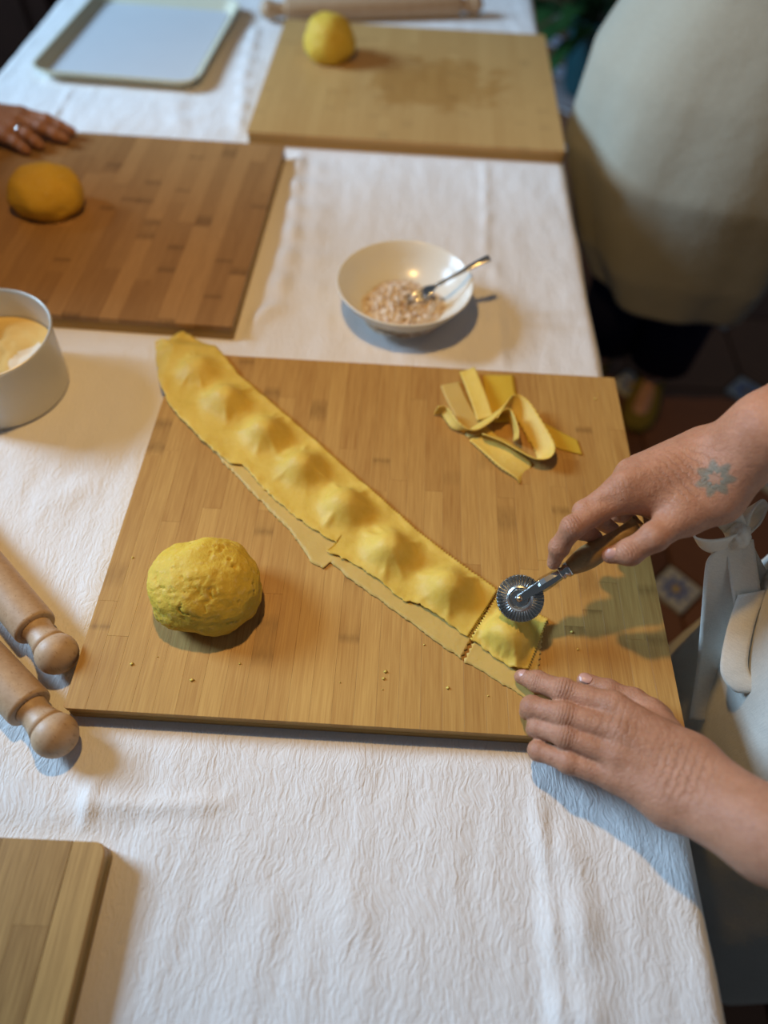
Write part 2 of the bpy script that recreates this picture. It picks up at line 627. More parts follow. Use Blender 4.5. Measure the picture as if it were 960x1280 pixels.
def majolica():
    t = NT('majolica')
    o = t.obj()
    s = t.n('ShaderNodeSeparateXYZ', {0: o})
    x, y = s.outputs[0], s.outputs[1]
    r = t.vmath('LENGTH', t.scale(o, (1, 1, 0)))
    th = t.math('ARCTAN2', y, x)
    pet = t.math('MULTIPLY_ADD', t.math('COSINE', t.math('MULTIPLY', th, 8.0)), 0.010, 0.030)
    k = t.math('DIVIDE', r, pet)
    blue = t.ramp(k, [(0.0, 0.0), (0.35, 0.0), (0.42, 1.0), (0.95, 1.0), (1.05, 0.0), (1.5, 0.0), (1.0, 0.0)][:6])
    c = t.mix(blue, (0.55, 0.57, 0.58), (0.10, 0.16, 0.45))
    c = t.mix(t.ramp(k, [(0.0, 1.0), (0.3, 1.0), (0.36, 0.0)]), c, (0.60, 0.42, 0.08))
    nz = t.noise(o, 70.0, 2.0)
    c = t.mix(t.ramp(nz, [(0.0, 0.0), (0.6, 0.0), (0.66, 0.6)]), c, (0.14, 0.2, 0.5))
    return t.out(c, 0.3)


M['majolica'] = majolica()

# ------------------------------------------------------------------ floor
fx0, fx1, fy0, fy1 = -4.0, 4.5, -2.5, 6.5
fl = mesh_obj('floor', [(fx0, fy0, -0.012), (fx1, fy0, -0.012), (fx1, fy1, -0.012), (fx0, fy1, -0.012)], [(0, 1, 2, 3)], M['grout'], smooth=False)
tag(fl, 'dark terracotta floor with small blue and white insert tiles', kind='structure')
TP = 0.343
cut = 0.068
hh = TP / 2 - 0.003
octa = [(hh, -hh + cut), (hh, hh - cut), (hh - cut, hh), (-hh + cut, hh), (-hh, hh - cut), (-hh, -hh + cut), (-hh + cut, -hh), (hh - cut, -hh)]
tv, tf = prism(octa, -0.012, 0.0, 0.002)
iq = cut - 0.003
dia = [(iq, 0), (0, iq), (-iq, 0), (0, -iq)]
dv, df = prism(dia, -0.012, 0.0005, 0.0015)
tile0 = ins0 = None
for i in range(-9, 9):
    for j in range(-3, 14):
        cx, cy = 0.70 + TP * (i + 0.5), 0.37 + TP * (j + 0.5)
        if not ((0.1 < cx < 1.25 + 0.55 * max(cy, 0) and -0.7 < cy < 5.0) or (-1.0 - 0.42 * cy < cx < -0.72 and 0.5 < cy < 5.0) or (cy > 1.6 and -0.8 < cx < 0.2)):
            continue
        if tile0 is None:
            tile0 = mesh_obj('floor_tile', tv, tf, M['terracotta'], fl, smooth=False)
            ins0 = mesh_obj('tile_insert', dv, df, M['majolica'], fl, smooth=False)
            a, b = tile0, ins0
        else:
            a, b = tile0.copy(), ins0.copy()
            for o in (a, b): COL.objects.link(o)
        a.location = (cx, cy, 0)
        b.location = (cx - TP / 2, cy - TP / 2, 0)

# ------------------------------------------------------------------ table and cloth
TX0, TX1, TY0, TY1 = -0.857, 0.282, -0.85, 1.72
tb = empty('dining_table', ((TX0 + TX1) / 2, (TY0 + TY1) / 2, 0))
tag(tb, 'long dining table hidden under the white cloth', 'table')
cx, cy = tb.location.x, tb.location.y
tw, td = TX1 - TX0 - 0.02, TY1 - TY0 - 0.02
v, f = prism(rrect(tw, td, 0.02), ZT - 0.036, ZT - 0.004, 0.003)
mesh_obj('tabletop', v, f, M['table_wood'], tb, smooth=False)
for sx in (-1, 1):
    for sy in (-1, 1):
        px, py = sx * (tw / 2 - 0.08), sy * (td / 2 - 0.08)
        v, f = prism([(px - .035, py - .035), (px + .035, py - .035), (px + .035, py + .035), (px - .035, py + .035)], 0.0, ZT - 0.037, 0.002)
        mesh_obj('leg', v, f, M['table_wood'], tb, smooth=False)

RESTS = []     # (cx, cy, half w, half d, rot) footprints kept flat under the cloth
BOARDS = {
    'main': (0.0, 0.0, 0.60, 0.498, 0.0),
    'left': (-0.532, 0.565, 0.60, 0.505, -0.018),
    'far': (-0.004, 1.112, 0.60, 0.52, -0.008),
    'near': (-0.521, -0.617, 0.60, 0.50, 0.015),
}
for k, (bx, by, bw, bd, br) in BOARDS.items():
    RESTS.append((bx, by, bw / 2, bd / 2, br))
BOWL = (0.006, 0.392)
TIN = (-0.521, 0.187)
RESTS += [(BOWL[0], BOWL[1], 0.06, 0.06, 0), (TIN[0], TIN[1], 0.085, 0.085, 0)]
RESTS += [(-0.606, 1.268, 0.155, 0.20, -0.05)]
for (ea, eb) in ((at(71, 817, .022), at(0, 731, .022)), (at(69, 919, .022), at(0, 845, .022)), (at(336, 12, .024), at(590, 6, .024))):
    dd = (eb - ea).normalized()
    cc = ea + dd * 0.24
    RESTS.append((cc.x, cc.y, 0.27, 0.016, math.atan2(dd.y, dd.x)))
RIDGES = [  # (polyline, height, half width) soft folds pressed into the cloth
    ([at(606, 200, 0), at(607, 268, 0), at(606, 335, 0)], 0.0042, 0.008),
    ([at(618, 330, 0), at(628, 458, 0)], 0.0030, 0.008),
    ([at(668, 985, 0), at(682, 1090, 0), at(700, 1290, 0)], 0.0050, 0.007),
    ([at(705, 1060, 0), at(722, 1140, 0), at(735, 1300, 0)], 0.0065, 0.014),
    ([at(372, 188, 0), at(366, 300, 0), at(345, 385, 0), at(300, 424, 0)], 0.010, 0.016),
    ([at(395, 200, 0), at(392, 330, 0), at(410, 440, 0)], 0.004, 0.02),
    ([at(322, 30, 0), at(305, 100, 0), at(300, 160, 0)], 0.006, 0.016),
    ([at(122, 955, 0), at(112, 1000, 0), at(108, 1040, 0)], 0.0055, 0.006),
    ([at(112, 1005, 0), at(190, 1008, 0), at(275, 1004, 0)], 0.0035, 0.008),
    ([at(90, 112, 0), at(66, 150, 0)], 0.004, 0.006),
    ([at(150, 520, 0), at(110, 600, 0), at(60, 640, 0)], 0.004, 0.02),
    ([at(330, 1080, 0), at(320, 1200, 0)], 0.002, 0.02),
    ([at(440, 1090, 0), at(455, 1250, 0)], 0.002, 0.02),
    ([at(560, 930, 0), at(545, 1080, 0)], 0.002, 0.018),
    ([at(220, 115, 0), at(225, 165, 0)], 0.003, 0.02),
]


def cloth_mask(x, y):
    mk = 1.0
    for (cx, cy, hw, hd, r) in RESTS:
        dx, dy = x - cx, y - cy
        c, s = math.cos(-r), math.sin(-r)
        u, v = c * dx - s * dy, s * dx + c * dy
        d = max(abs(u) - hw, abs(v) - hd)
        mk = min(mk, sst(0.002, 0.03, d))
        if mk == 0: return 0
    return mk


def seg_d(p, a, b):
    ab = b - a
    t = max(0.0, min(1.0, (p - a).dot(ab) / ab.length_squared))
    return (p - a - ab * t).length, t


RID = [([Vector((p.x, p.y)) for p in pl], h, w, min(p.x for p in pl) - 4 * w, max(p.x for p in pl) + 4 * w, min(p.y for p in pl) - 4 * w, max(p.y for p in pl) + 4 * w) for pl, h, w in RIDGES]


def cloth_z(x, y):
    z = 0.0022 * (fbm(Vector((x * 9, y * 5, 1.7)), 3) + 0.6) + 0.0012 * (fbm(Vector((x * 40, y * 14, 5.1)), 2) + 0.5)
    z = max(z, 0.0)
    p = Vector((x, y))
    for pl, h, w, ax, bx, ay, by in RID:
        if ax < x < bx and ay < y < by:
            dm, tm = 9, 0
            for i in range(len(pl) - 1):
                d, t = seg_d(p, pl[i], pl[i + 1])
                if d < dm: dm, tm = d, (i + t) / (len(pl) - 1)
            z += h * math.exp(-(dm / w) ** 2) * (0.75 + 0.25 * math.sin(y * 90)) * min(1, 6 * min(tm + 0.1, 1.1 - tm))
    return ZT - 0.0004 + z * cloth_mask(x, y)


def cloth():
    st = 0.005
    drop = [(0.006, -0.0008), (0.011, -0.004), (0.015, -0.010), (0.017, -0.03), (0.019, -0.08), (0.022, -0.15), (0.024, -0.22), (0.026, -0.28)]
    nx = int(round((TX1 - TX0) / st))
    ny = int(round((TY1 - TY0) / st))
    xs = [(TX0 - o, dz, 1) for o, dz in reversed(drop)] + [(TX0 + (TX1 - TX0) * i / nx, 0, 0) for i in range(nx + 1)] + [(TX1 + o, dz, 1) for o, dz in drop]
    ys = [(TY0 - o, dz, 1) for o, dz in reversed(drop)] + [(TY0 + (TY1 - TY0) * i / ny, 0, 0) for i in range(ny + 1)] + [(TY1 + o, dz, 1) for o, dz in drop]
    V = []
    for (y, dy, ey) in ys:
        for (x, dx, ex) in xs:
            z = cloth_z(min(max(x, TX0), TX1), min(max(y, TY0), TY1)) if not (ex and dx < -0.02) and not (ey and dy < -0.02) else ZT
            d = min(dx, dy)
            wv = 0.010 * min(1, -d / 0.1)
            if ex: x += (1 if x > 0 else -1) * wv * (1 + math.sin(y * 24))
            if ey: y2 = y + (1 if y > 0 else -1) * wv * (1 + math.sin(x * 24))
            else: y2 = y
            V.append((x, y2, z + d))
    n = len(xs)
    Fc = [(j * n + i, j * n + i + 1, (j + 1) * n + i + 1, (j + 1) * n + i) for j in range(len(ys) - 1) for i in range(n - 1)]
    o = mesh_obj('tablecloth', V, Fc, M['cloth'])
    tag(o, 'white crinkled crepe cotton tablecloth covering the whole table', 'tablecloth')


cloth()


# ------------------------------------------------------------------ bamboo boards
def board(key, label, mat, sw, seed, crn, jt=0.00012):
    bx, by, bw, bd, br = BOARDS[key]
    rs = random.Random(seed)
    root = empty('cutting_board', (bx, by, ZT), br)
    tag(root, label, 'cutting board', 'bamboo boards on the table')
    v, f = prism(rrect(bw - 0.0006, bd - 0.0006, crn, 5), 0.0, 0.0105, 0.0006)
    mesh_obj('bottom_layer', v, f, M['bamboo_edge'], root, smooth=False)
    v, f = prism(rrect(bw - 0.0012, bd - 0.0012, crn, 5), 0.0105, 0.0165, 0.0002)
    mesh_obj('middle_layer', v, f, M['bamboo_edge'], root, smooth=False)
    n = int(round(bw / sw))
    w = bw / n
    for i in range(n):
        x = -bw / 2 + (i + 0.5) * w
        cuts = [0.0]
        p = rs.uniform(0.15, 0.5) * bd
        while p < bd - 0.06:
            cuts.append(p)
            p += rs.uniform(0.22, 0.55) * bd
        cuts.append(bd)
        for c0, c1 in zip(cuts[:-1], cuts[1:]):
            first, last = c0 == 0, c1 == bd
            cs = (i == n - 1 and first, i == n - 1 and last, i == 0 and last, i == 0 and first)
            g = 0.00004
            poly = [(x + a, -bd / 2 + (c0 + c1) / 2 + b) for a, b in rrect(w - 2 * g, c1 - c0 - 2 * g, min(crn, w * 0.45), 4, cs)]
            v, f = prism(poly, 0.0165, BT + rs.uniform(-0.00005, 0.00005), 0.0009 if crn > 0.008 and (i in (0, n - 1)) else jt)
            mesh_obj('bamboo_strip', v, f, mat, root, smooth=False)
    return root


board('main', 'honey coloured bamboo board holding the row of filled pasta', M['bamboo_main'], 0.0215, 3, 0.003)
board('left', 'darker striped bamboo board with one flattened dough ball, behind the tin', M['bamboo_left'], 0.0272, 11, 0.004)
board('far', 'pale bamboo board with a wet patch at the far end of table', M['bamboo_far'], 0.022, 23, 0.004)
board('near', 'toasted brown bamboo board with rounded corner, cut off by the photo bottom', M['bamboo_near'], 0.030, 31, 0.010)
ZB = ZT + BT


# ------------------------------------------------------------------ dough
def dough(px, py, h, r, seed, label, mat, wr, nsub=5, rz=0.0):
    bm = bmesh.new()
    bmesh.ops.create_icosphere(bm, subdivisions=nsub, radius=1.0)
    for v in bm.verts:
        p = v.co.copy()
        d = 1 + 0.10 * fbm(p * 1.2 + Vector((seed, 0, 0)), 2)
        c = abs(noise.noise(p * 2.2 + Vector((0, seed, 0)) + 0.5 * Vector((fbm(p * 2), fbm(p * 2.3 + Vector((4, 4, 4))), 0))))
        d -= wr * 0.11 * max(0, 1 - c / 0.055) ** 2 * sst(-0.1, 0.35, noise.noise(p * 1.7 + Vector((seed, 7, 1))))
        c2 = abs(noise.noise(p * 4.1 + Vector((seed, seed, 3)) + 0.4 * Vector((fbm(p * 4), 0, fbm(p * 3)))))
        d -= wr * 0.045 * max(0, 1 - c2 / 0.07) ** 2 * sst(-0.1, 0.4, noise.noise(p * 2.1 + Vector((3, seed, 1))))
        d += wr * 0.022 * fbm(p * 5 + Vector((0, 0, seed)), 3)
        q = Vector((p.x * r[0] * d, p.y * r[1] * d, p.z * r[2] * d))
        if q.z < -r[2] * 0.62: q.z = -r[2] * 0.62 + (q.z + r[2] * 0.62) * 0.12
        v.co = q
    zmin = min(v.co.z for v in bm.verts)
    for v in bm.verts: v.co.z -= zmin
    me = bpy.data.meshes.new('dough_ball')
    bm.to_mesh(me)
    bm.free()
    me.materials.append(mat)
    me.shade_smooth()
    o = link(bpy.data.objects.new('dough_ball', me))
    p = at(px, py, h)
    o.location = (p.x, p.y, ZB)
    o.rotation_euler = (0, 0, rz)
    tag(o, label, 'dough', 'balls of pasta dough')


dough(256, 727, BT + 0.036, (0.0575, 0.052, 0.043), 3.3, 'wrinkled yellow dough ball on the board beside the filled pasta', M['dough'], 1.0, 6)
dough(55, 236, BT + 0.033, (0.060, 0.052, 0.040), 8.1, 'smooth orange yellow dough lump near the hand with a ring', M['dough_orange'], 0.3)
dough(411, 46, BT + 0.040, (0.054, 0.052, 0.050), 2.4, 'round dough ball on the pale far board', M['dough'], 0.6)


# ------------------------------------------------------------------ filled pasta
def resample(P, n):
    L = [0]
    for a, b in zip(P[:-1], P[1:]): L.append(L[-1] + (b - a).length)
    out = []
    k = 0
    for i in range(n):
        s = L[-1] * i / (n - 1)
        while k < len(P) - 2 and s > L[k + 1]: k += 1
        t = (s - L[k]) / max(L[k + 1] - L[k], 1e-9)
        out.append(P[k].lerp(P[k + 1], t))
    return out


def sheet(name, A, B, nu, nv, zf, thick, mat, parent, zig=None, zend=None, zstart=None, rag=None):
    """pasta sheet between edge polylines A and B (world xy), top height zf(x, y, u, v)"""
    A, B = resample(A, nu), resample(B, nu)
    V, Fc = [], []
    bot = []
    for i in range(nu):
        for j in range(nv):
            p = A[i].lerp(B[i], j / (nv - 1))
            x, y = p.x, p.y
            if zig and j in (0, nv - 1) and zig[0 if j == 0 else 1]:
                e = (A[i] - B[i]).normalized() * (0.0014 * (1 if i % 2 else -1))
                x += e.x
                y += e.y
            if rag:
                w = sst(0.75, 1.0, j / (nv - 1)) * rag
                e = (B[i] - A[i]).normalized() * (w * (fbm(Vector((x * 110, y * 110, 3)), 3) + 0.6 * noise.noise(Vector((x * 420, y * 420, 1)))))
                x += e.x
                y += e.y
            if (zend and i == nu - 1) or (zstart and i == 0):
                e = (A[min(i + 1, nu - 1)] - A[max(i - 1, 0)]).normalized() * (0.0012 * (1 if j % 2 else -1))
                x += e.x
                y += e.y
            z = zf(x, y, i / (nu - 1), j / (nv - 1))
            V.append((x, y, z))
            bot.append((x, y, z - thick))
    n = len(V)
    V += bot
    for i in range(nu - 1):
        for j in range(nv - 1):
            a, b, c, d = i * nv + j, i * nv + j + 1, (i + 1) * nv + j + 1, (i + 1) * nv + j
            Fc.append((a, b, c, d))
            Fc.append((n + d, n + c, n + b, n + a))
    for i in range(nu - 1):
        for j in (0, nv - 1):
            a, d = i * nv + j, (i + 1) * nv + j
            Fc.append((a, d, n + d, n + a) if j == 0 else (d, a, n + a, n + d))
    for j in range(nv - 1):
        for i in (0, nu - 1):
            a, b = i * nv + j, i * nv + j + 1
            Fc.append((b, a, n + a, n + b) if i == 0 else (a, b, n + b, n + a))
    return recalc(mesh_obj(name, V, Fc, mat, parent))


def P2(pts, h=BT + 0.003):
    return [Vector((*at(x, y, h)[:2], 0)) for x, y in pts]


bump_px = [(247, 460, 0.7), (282, 499, 0.95), (332, 540, 1.0), (378, 583, 1.0), (431, 632, 1.05), (487, 687, 1.1), (560, 736, 1.15)]
BUMPS = []
for x, y, s in bump_px:
    p = at(x, y, BT + 0.009)
    BUMPS.append((p.x, p.y, s))
ex = at(600, 780, BT) - at(240, 440, BT)
ex.z = 0
ex.normalize()
ey = Vector((-ex.y, ex.x, 0))


def bump_h(x, y, bl, k=1.0):
    z = 0.0
    for bx, by, s in bl:
        dx, dy = x - bx, y - by
        u, v = (dx * ex.x + dy * ex.y), (dx * ey.x + dy * ey.y)
        wob = 1 + 0.07 * noise.noise(Vector((x * 60, y * 60, bx * 50)))
        r2 = (u / 0.0248) ** 2 + (v / 0.0232) ** 2
        q = math.sqrt(r2) * wob
        z = max(z, 0.0215 * s * k * math.exp(-1.1 * q ** 2.6)) if q < 3 else z
    return z


bw2, bd2 = 0.30, 0.249


def support(x, y):
    """height of board top, falling softly to the cloth past the board's back edge"""
    d = max(abs(x) - bw2, y - bd2)
    return ZB - (BT - 0.004) * sst(0.004, 0.045, d)


def pull(x, y, bl):
    """radial creases around each mound"""
    z = 0
    for bx, by, s in bl:
        dx, dy = x - bx, y - by
        r = math.hypot(dx, dy)
        if r < 0.05:
            a = math.atan2(dy, dx)
            w = math.exp(-((r - 0.029) / 0.009) ** 2)
            z += 0.0020 * w * (max(0, math.sin(a * 3 + bx * 90)) ** 14 + 0.8 * max(0, math.sin(a * 2 - by * 70)) ** 30)
    return z


TH = 0.0014


def z_top(x, y, u, v):
    e = min(v, 1 - v)
    rip = 0.0007 * fbm(Vector((x * 45, y * 45, 2.2)), 3) + 0.0016 * sst(0.14, 0.0, e) * (0.5 + noise.noise(Vector((x * 70, y * 70, 9))))
    tail = sst(0.10, 0.0, u)
    return support(x, y) + 2 * TH + 0.0022 + max(rip, -0.0012) + bump_h(x, y, BUMPS) + pull(x, y, BUMPS) + tail * 0.006 * (0.6 + noise.noise(Vector((x * 60, y * 60, 4))))


def z_bot(x, y, u, v):
    return support(x, y) + TH + 0.0006 + 0.0005 * (1 + noise.noise(Vector((x * 50, y * 50, 7))))


root = empty('filled_pasta_strip', at(420, 640, BT))
tag(root, 'long strip of yellow pasta with seven filled mounds, still uncut', 'pasta')
RL = root.location.copy()


def rebase(o):
    for v in o.data.vertices: v.co -= o.parent.location
    return o


up = [(226, 404), (245, 416), (268, 431), (281, 447), (297, 468), (334, 500), (362, 524), (389, 547), (425, 580), (462, 612), (498, 643), (517, 661), (550, 687), (583, 712), (607, 728), (621, 739)]
lo = [(192, 420), (192, 436), (197, 470), (209, 503), (228, 526), (254, 551), (276, 571), (291, 581), (305, 583), (323, 605), (345, 626), (374, 650), (399, 668), (421, 679), (409, 690), (425, 697), (443, 706), (467, 722), (487, 737), (503, 753), (514, 752), (533, 763), (557, 778), (584, 797)]


def fixlo(pts):   # keep the flap corner but keep the edge monotone for the grid
    return pts


rebase(sheet('top_sheet', P2(up), P2(lo), 300, 56, z_top, TH, M['pasta'], root, zig=(1, 0), zend=True, rag=0.0022))
upb = [(226, 408), (262, 434), (300, 474), (389, 550), (462, 615), (517, 664), (583, 714), (619, 741)]
lob = [(198, 440), (211, 500), (254, 549), (280, 578), (293, 592), (316, 616), (345, 645), (367, 668), (381, 689), (390, 703), (403, 710), (413, 702), (428, 714), (443, 727), (480, 753), (500, 768), (533, 792), (543, 800), (576, 823)]
rebase(sheet('bottom_sheet', P2(upb), P2(lob), 260, 26, z_bot, TH, M['pasta_low'], root, zig=(1, 0), zend=True, rag=0.0018))

rv = empty('raviolo', at(635, 800, BT))
tag(rv, 'single raviolo just cut off by the fluted wheel, with zigzag edges', 'pasta')
RB = [(*at(632, 797, BT + 0.006)[:2], 1.0)]


def z_rav(x, y, u, v):
    e = min(v, 1 - v, u, 1 - u)
    return ZB + 2 * TH + 0.0014 + bump_h(x, y, RB, 1.25) * sst(0, .2, e) + 1.4 * pull(x, y, RB) + 0.0012 * fbm(Vector((x * 45, y * 45, 8.2)), 3) * sst(0, 0.1, e) + 0.0012 * sst(0.12, 0.0, e)


rebase(sheet('top_sheet', P2([(625, 741), (650, 757), (672, 768), (684, 775)]), P2([(588, 800), (606, 812), (622, 826), (642, 837), (660, 836)]), 44, 40, z_rav, TH, M['pasta'], rv, zig=(1, 0), zend=True, zstart=True, rag=0.0022))
rebase(sheet('bottom_sheet', P2([(623, 744), (652, 761), (680, 778)]), P2([(580, 826), (600, 836), (622, 850), (645, 864), (668, 879)]), 44, 30, lambda x, y, u, v: ZB + TH + 0.0004, TH, M['pasta_low'], rv, zig=(1, 0), zend=True, zstart=True, rag=0.0014))

# ------------------------------------------------------------------ pasta trimmings
def trim(label, pts, wd, width, mat, n=40, edge=0.0007, curl=0.0, cutpx=True):
    path = [at(520 + x / 4, 440 + y / 4, BT + h) for x, y, h in pts]
    if callable(wd): wds = [wd(i / (len(path) - 1)) for i in range(len(path))]
    else: wds = [Vector(wd)] * len(path)
    v, f = ribbon(path, wds, width, 0.0016, n, 8, edge, curl)
    o = recalc(mesh_obj('pasta_trimming', v, f, mat))
    c = sum((Vector(p) for p in path), Vector()) / len(path)
    c.z = ZB
    for q in o.data.vertices: q.co -= c
    o.location = c
    tag(o, label, 'pasta', 'pasta trimmings on the board')


def dirpx(x0, y0, x1, y1):
    d = at(520 + x1 / 4, 440 + y1 / 4, BT) - at(520 + x0 / 4, 440 + y0 / 4, BT)
    return d.normalized()


trim('flat pale trimming lying left in the pile of scraps', [(170, 160, .001), (205, 240, .001), (255, 330, .0015), (310, 420, .002)], dirpx(0, 0, 100, -18), 0.027, M['pasta_low'])
trim('flat wide trimming at back right of the scrap pile', [(412, 118, .001), (420, 190, .0014), (435, 260, .002), (455, 350, .002)], dirpx(0, 0, 100, 0), 0.042, M['pasta_trim_dark'])
trim('raised pale trimming leaning across back of the scrap pile', [(255, 88, .006), (285, 160, .011), (315, 240, .012), (345, 330, .009)], lambda t: dirpx(0, 0, 100, -10) + Vector((0, 0, 0.35)), 0.021, M['pasta_trim'], curl=0.001)
trim('broad wavy trimming lying in front of the scrap pile', [(300, 400, .003), (370, 460, .005), (450, 530, .006), (530, 585, .003), (548, 612, .001)], dirpx(0, 0, 70, -75), 0.034, M['pasta_trim'], curl=0.003)
trim('dark yellow trimming stretching right from the scrap pile', [(540, 380, .001), (660, 415, .001), (740, 448, .001), (818, 478, .001)], lambda t: dirpx(0, 0, 20, 100), lambda t: 0.048 - 0.024 * t, M['pasta_trim_dark'])
UP = Vector((0, 0, 1))
LOOP = [(100, 292, .010, .2, 0), (145, 298, .010, .3, 0), (200, 368, .010, .5, -.2), (270, 392, .010, .6, -.6), (350, 350, .012, .5, -.7), (415, 295, .013, .2, -.4), (480, 258, .013, .2, .5),
        (530, 285, .012, .7, .4), (590, 380, .011, .9, .3), (645, 480, .010, .9, .1), (640, 530, .009, .5, -.4), (590, 528, .009, .1, -.8), (510, 485, .010, -.1, -.9), (430, 440, .010, -.1, -.9), (330, 405, .009, 0, -.8)]
trim('standing trimming folded into a loop on the scrap pile', [q[:3] for q in LOOP], lambda t: (lambda q: UP * 0.75 + Vector((q[3], q[4], 0)))(LOOP[int(round(t * (len(LOOP) - 1)))]), lambda t: 0.016 + 0.010 * sst(0.1, 0.5, t), M['pasta_trim'], n=120, curl=0.001)
trim('small curled trimming tucked inside the looped scrap', [(395, 340, .012), (425, 300, .016), (465, 300, .017), (500, 390, .014), (500, 440, .012)], Vector((0.1, -0.6, 1)), 0.022, M['pasta_trim'], n=50)


# crumbs: loose bits of dough nobody would count
def crumbs():
    rs = random.Random(5)
    V, Fc = [], []
    spots = [(715, 790), (425, 853), (480, 848), (482, 840), (747, 493), (166, 697), (197, 821), (722, 812), (530, 806), (478, 862), (690, 500), (770, 700), (300, 830), (560, 860), (744, 499), (165, 830), (240, 850), (610, 870)]
    for px, py in spots:
        p = at(px, py, BT)
        r = rs.uniform(0.0008, 0.0022)
        o = len(V)
        for d in ((1, 0, 0), (0, 1, 0), (-1, 0, 0), (0, -1, 0), (0, 0, 1)):
            V.append((p.x + d[0] * r * rs.uniform(.7, 1.4), p.y + d[1] * r * rs.uniform(.7, 1.3), ZB + 0.0003 + d[2] * r))
        for k in range(4): Fc.append((o + k, o + (k + 1) % 4, o + 4))
        Fc.append((o + 3, o + 2, o + 1, o))
    o = mesh_obj('dough_crumbs', V, Fc, M['pasta_trim'])
    tag(o, 'tiny pale dough crumbs scattered over the honey bamboo board', 'crumbs', kind='stuff')


crumbs()

# ------------------------------------------------------------------ bowl, filling, fork
bx, by = BOWL
bo = empty('bowl', (bx, by, ZT))
tag(bo, 'white ceramic bowl of filling with a fork in it', 'bowl')
out = [(0.0, 0.0), (0.040, 0.0), (0.044, 0.001), (0.046, 0.005), (0.058, 0.010), (0.075, 0.022), (0.089, 0.038), (0.0975, 0.052), (0.1, 0.0545), (0.1, 0.056), (0.0985, 0.0568), (0.0965, 0.0555), (0.088, 0.041), (0.073, 0.0255), (0.056, 0.0145), (0.042, 0.0095), (0.0, 0.0085)]
out = [(max(r, 0.0003), z) for r, z in out]
v, f = lathe(out, 72)
mesh_obj('bowl_body', v, f, M['ceramic'], bo)


def mound(name, cx, cy, z0, r, hgt, seed, mat, lump, n=70, off=(0, 0), limit=None):
    V, Fc = [], []
    for i in range(n + 1):
        for j in range(n):
            q = i / n
            a = 2 * PI * j / n
            rr = r * q * (1 + 0.12 * noise.noise(Vector((math.cos(a) * 1.5, math.sin(a) * 1.5, seed))))
            x, y = rr * math.cos(a), rr * math.sin(a)
            e = 1 - q * q
            z = hgt * e * (1 + 0.5 * fbm(Vector((x * 40, y * 40, seed)), 2)) + lump * e ** 0.4 * fbm(Vector((x * 130, y * 130, seed)), 3)
            V.append((x + off[0], y + off[1], z0 + max(z, 0.0) if i < n else z0))
    for i in range(n):
        for j in range(n):
            j2 = (j + 1) % n
            Fc.append((i * n + j, i * n + j2, (i + 1) * n + j2, (i + 1) * n + j))
    o = mesh_obj(name, V, Fc, mat)
    o.location = (cx, cy, ZT)
    return o


fo = mound('filling', bx, by, 0.0175, 0.064, 0.014, 2.2, M['filling'], 0.012, 90, off=(0.0, -0.014))
tag(fo, 'crumbly pinkish beige meat and cheese filling inside the white bowl', 'filling', kind='stuff')

fk = empty('fork', (bx + 0.03, by - 0.01, ZT + 0.03))
tag(fk, 'steel fork standing in the white bowl of filling', 'fork')
p0, p1 = at(612, 322, 0.083), at(515, 372, 0.034)
fd = (p1 - p0).normalized()
side = fd.cross(Vector((0, 0, 1))).normalized()
nrm = side.cross(fd)
hp = [p0, p0.lerp(p1, .2) + nrm * .001, p0.lerp(p1, .45), p0.lerp(p1, .68) - nrm * .001]
v, f = ribbon(hp, [side] * 4, lambda t: 0.012 - 0.006 * sst(0, 0.7, t), 0.0022, 24, 4)
rebase(recalc(mesh_obj('handle', v, f, M['steel'], fk)))
hp = [p0.lerp(p1, .68) - nrm * .001, p0.lerp(p1, .76) - nrm * .002, p0.lerp(p1, .86) - nrm * .003]
v, f = ribbon(hp, [side] * 3, lambda t: 0.006 + 0.016 * sst(0, .8, t), 0.002, 14, 6)
rebase(recalc(mesh_obj('fork_neck', v, f, M['steel'], fk)))
for k in range(4):
    s = side * ((k - 1.5) * 0.0058)
    hp = [p0.lerp(p1, .86) - nrm * .003 + s, p0.lerp(p1, .98) - nrm * .002 + s, p0.lerp(p1, 1.12) + nrm * .002 + s]
    v, f = ribbon(hp, [side] * 3, lambda t: 0.0034 - 0.0015 * t, 0.0018, 10, 2)
    rebase(recalc(mesh_obj('tine', v, f, M['steel'], fk)))

# ------------------------------------------------------------------ tin of semolina
tx, ty = TIN
tn = empty('cake_tin', (tx, ty, ZT))
tag(tn, 'round aluminium tin of semolina at left edge, beside the striped board', 'tin')
HT = 0.092
prof = [(0.0003, 0.0), (0.074, 0.0), (0.078, 0.002), (0.0795, 0.006), (0.0850, HT - 0.004), (0.0865, HT - 0.003), (0.0882, HT - 0.001), (0.0886, HT + 0.001), (0.0875, HT + 0.0028), (0.0855, HT + 0.002), (0.0842, HT - 0.003), (0.0785, 0.007), (0.076, 0.004), (0.0003, 0.003)]
v, f = lathe(prof, 72)
mesh_obj('tin_body', v, f, M['tin'], tn)


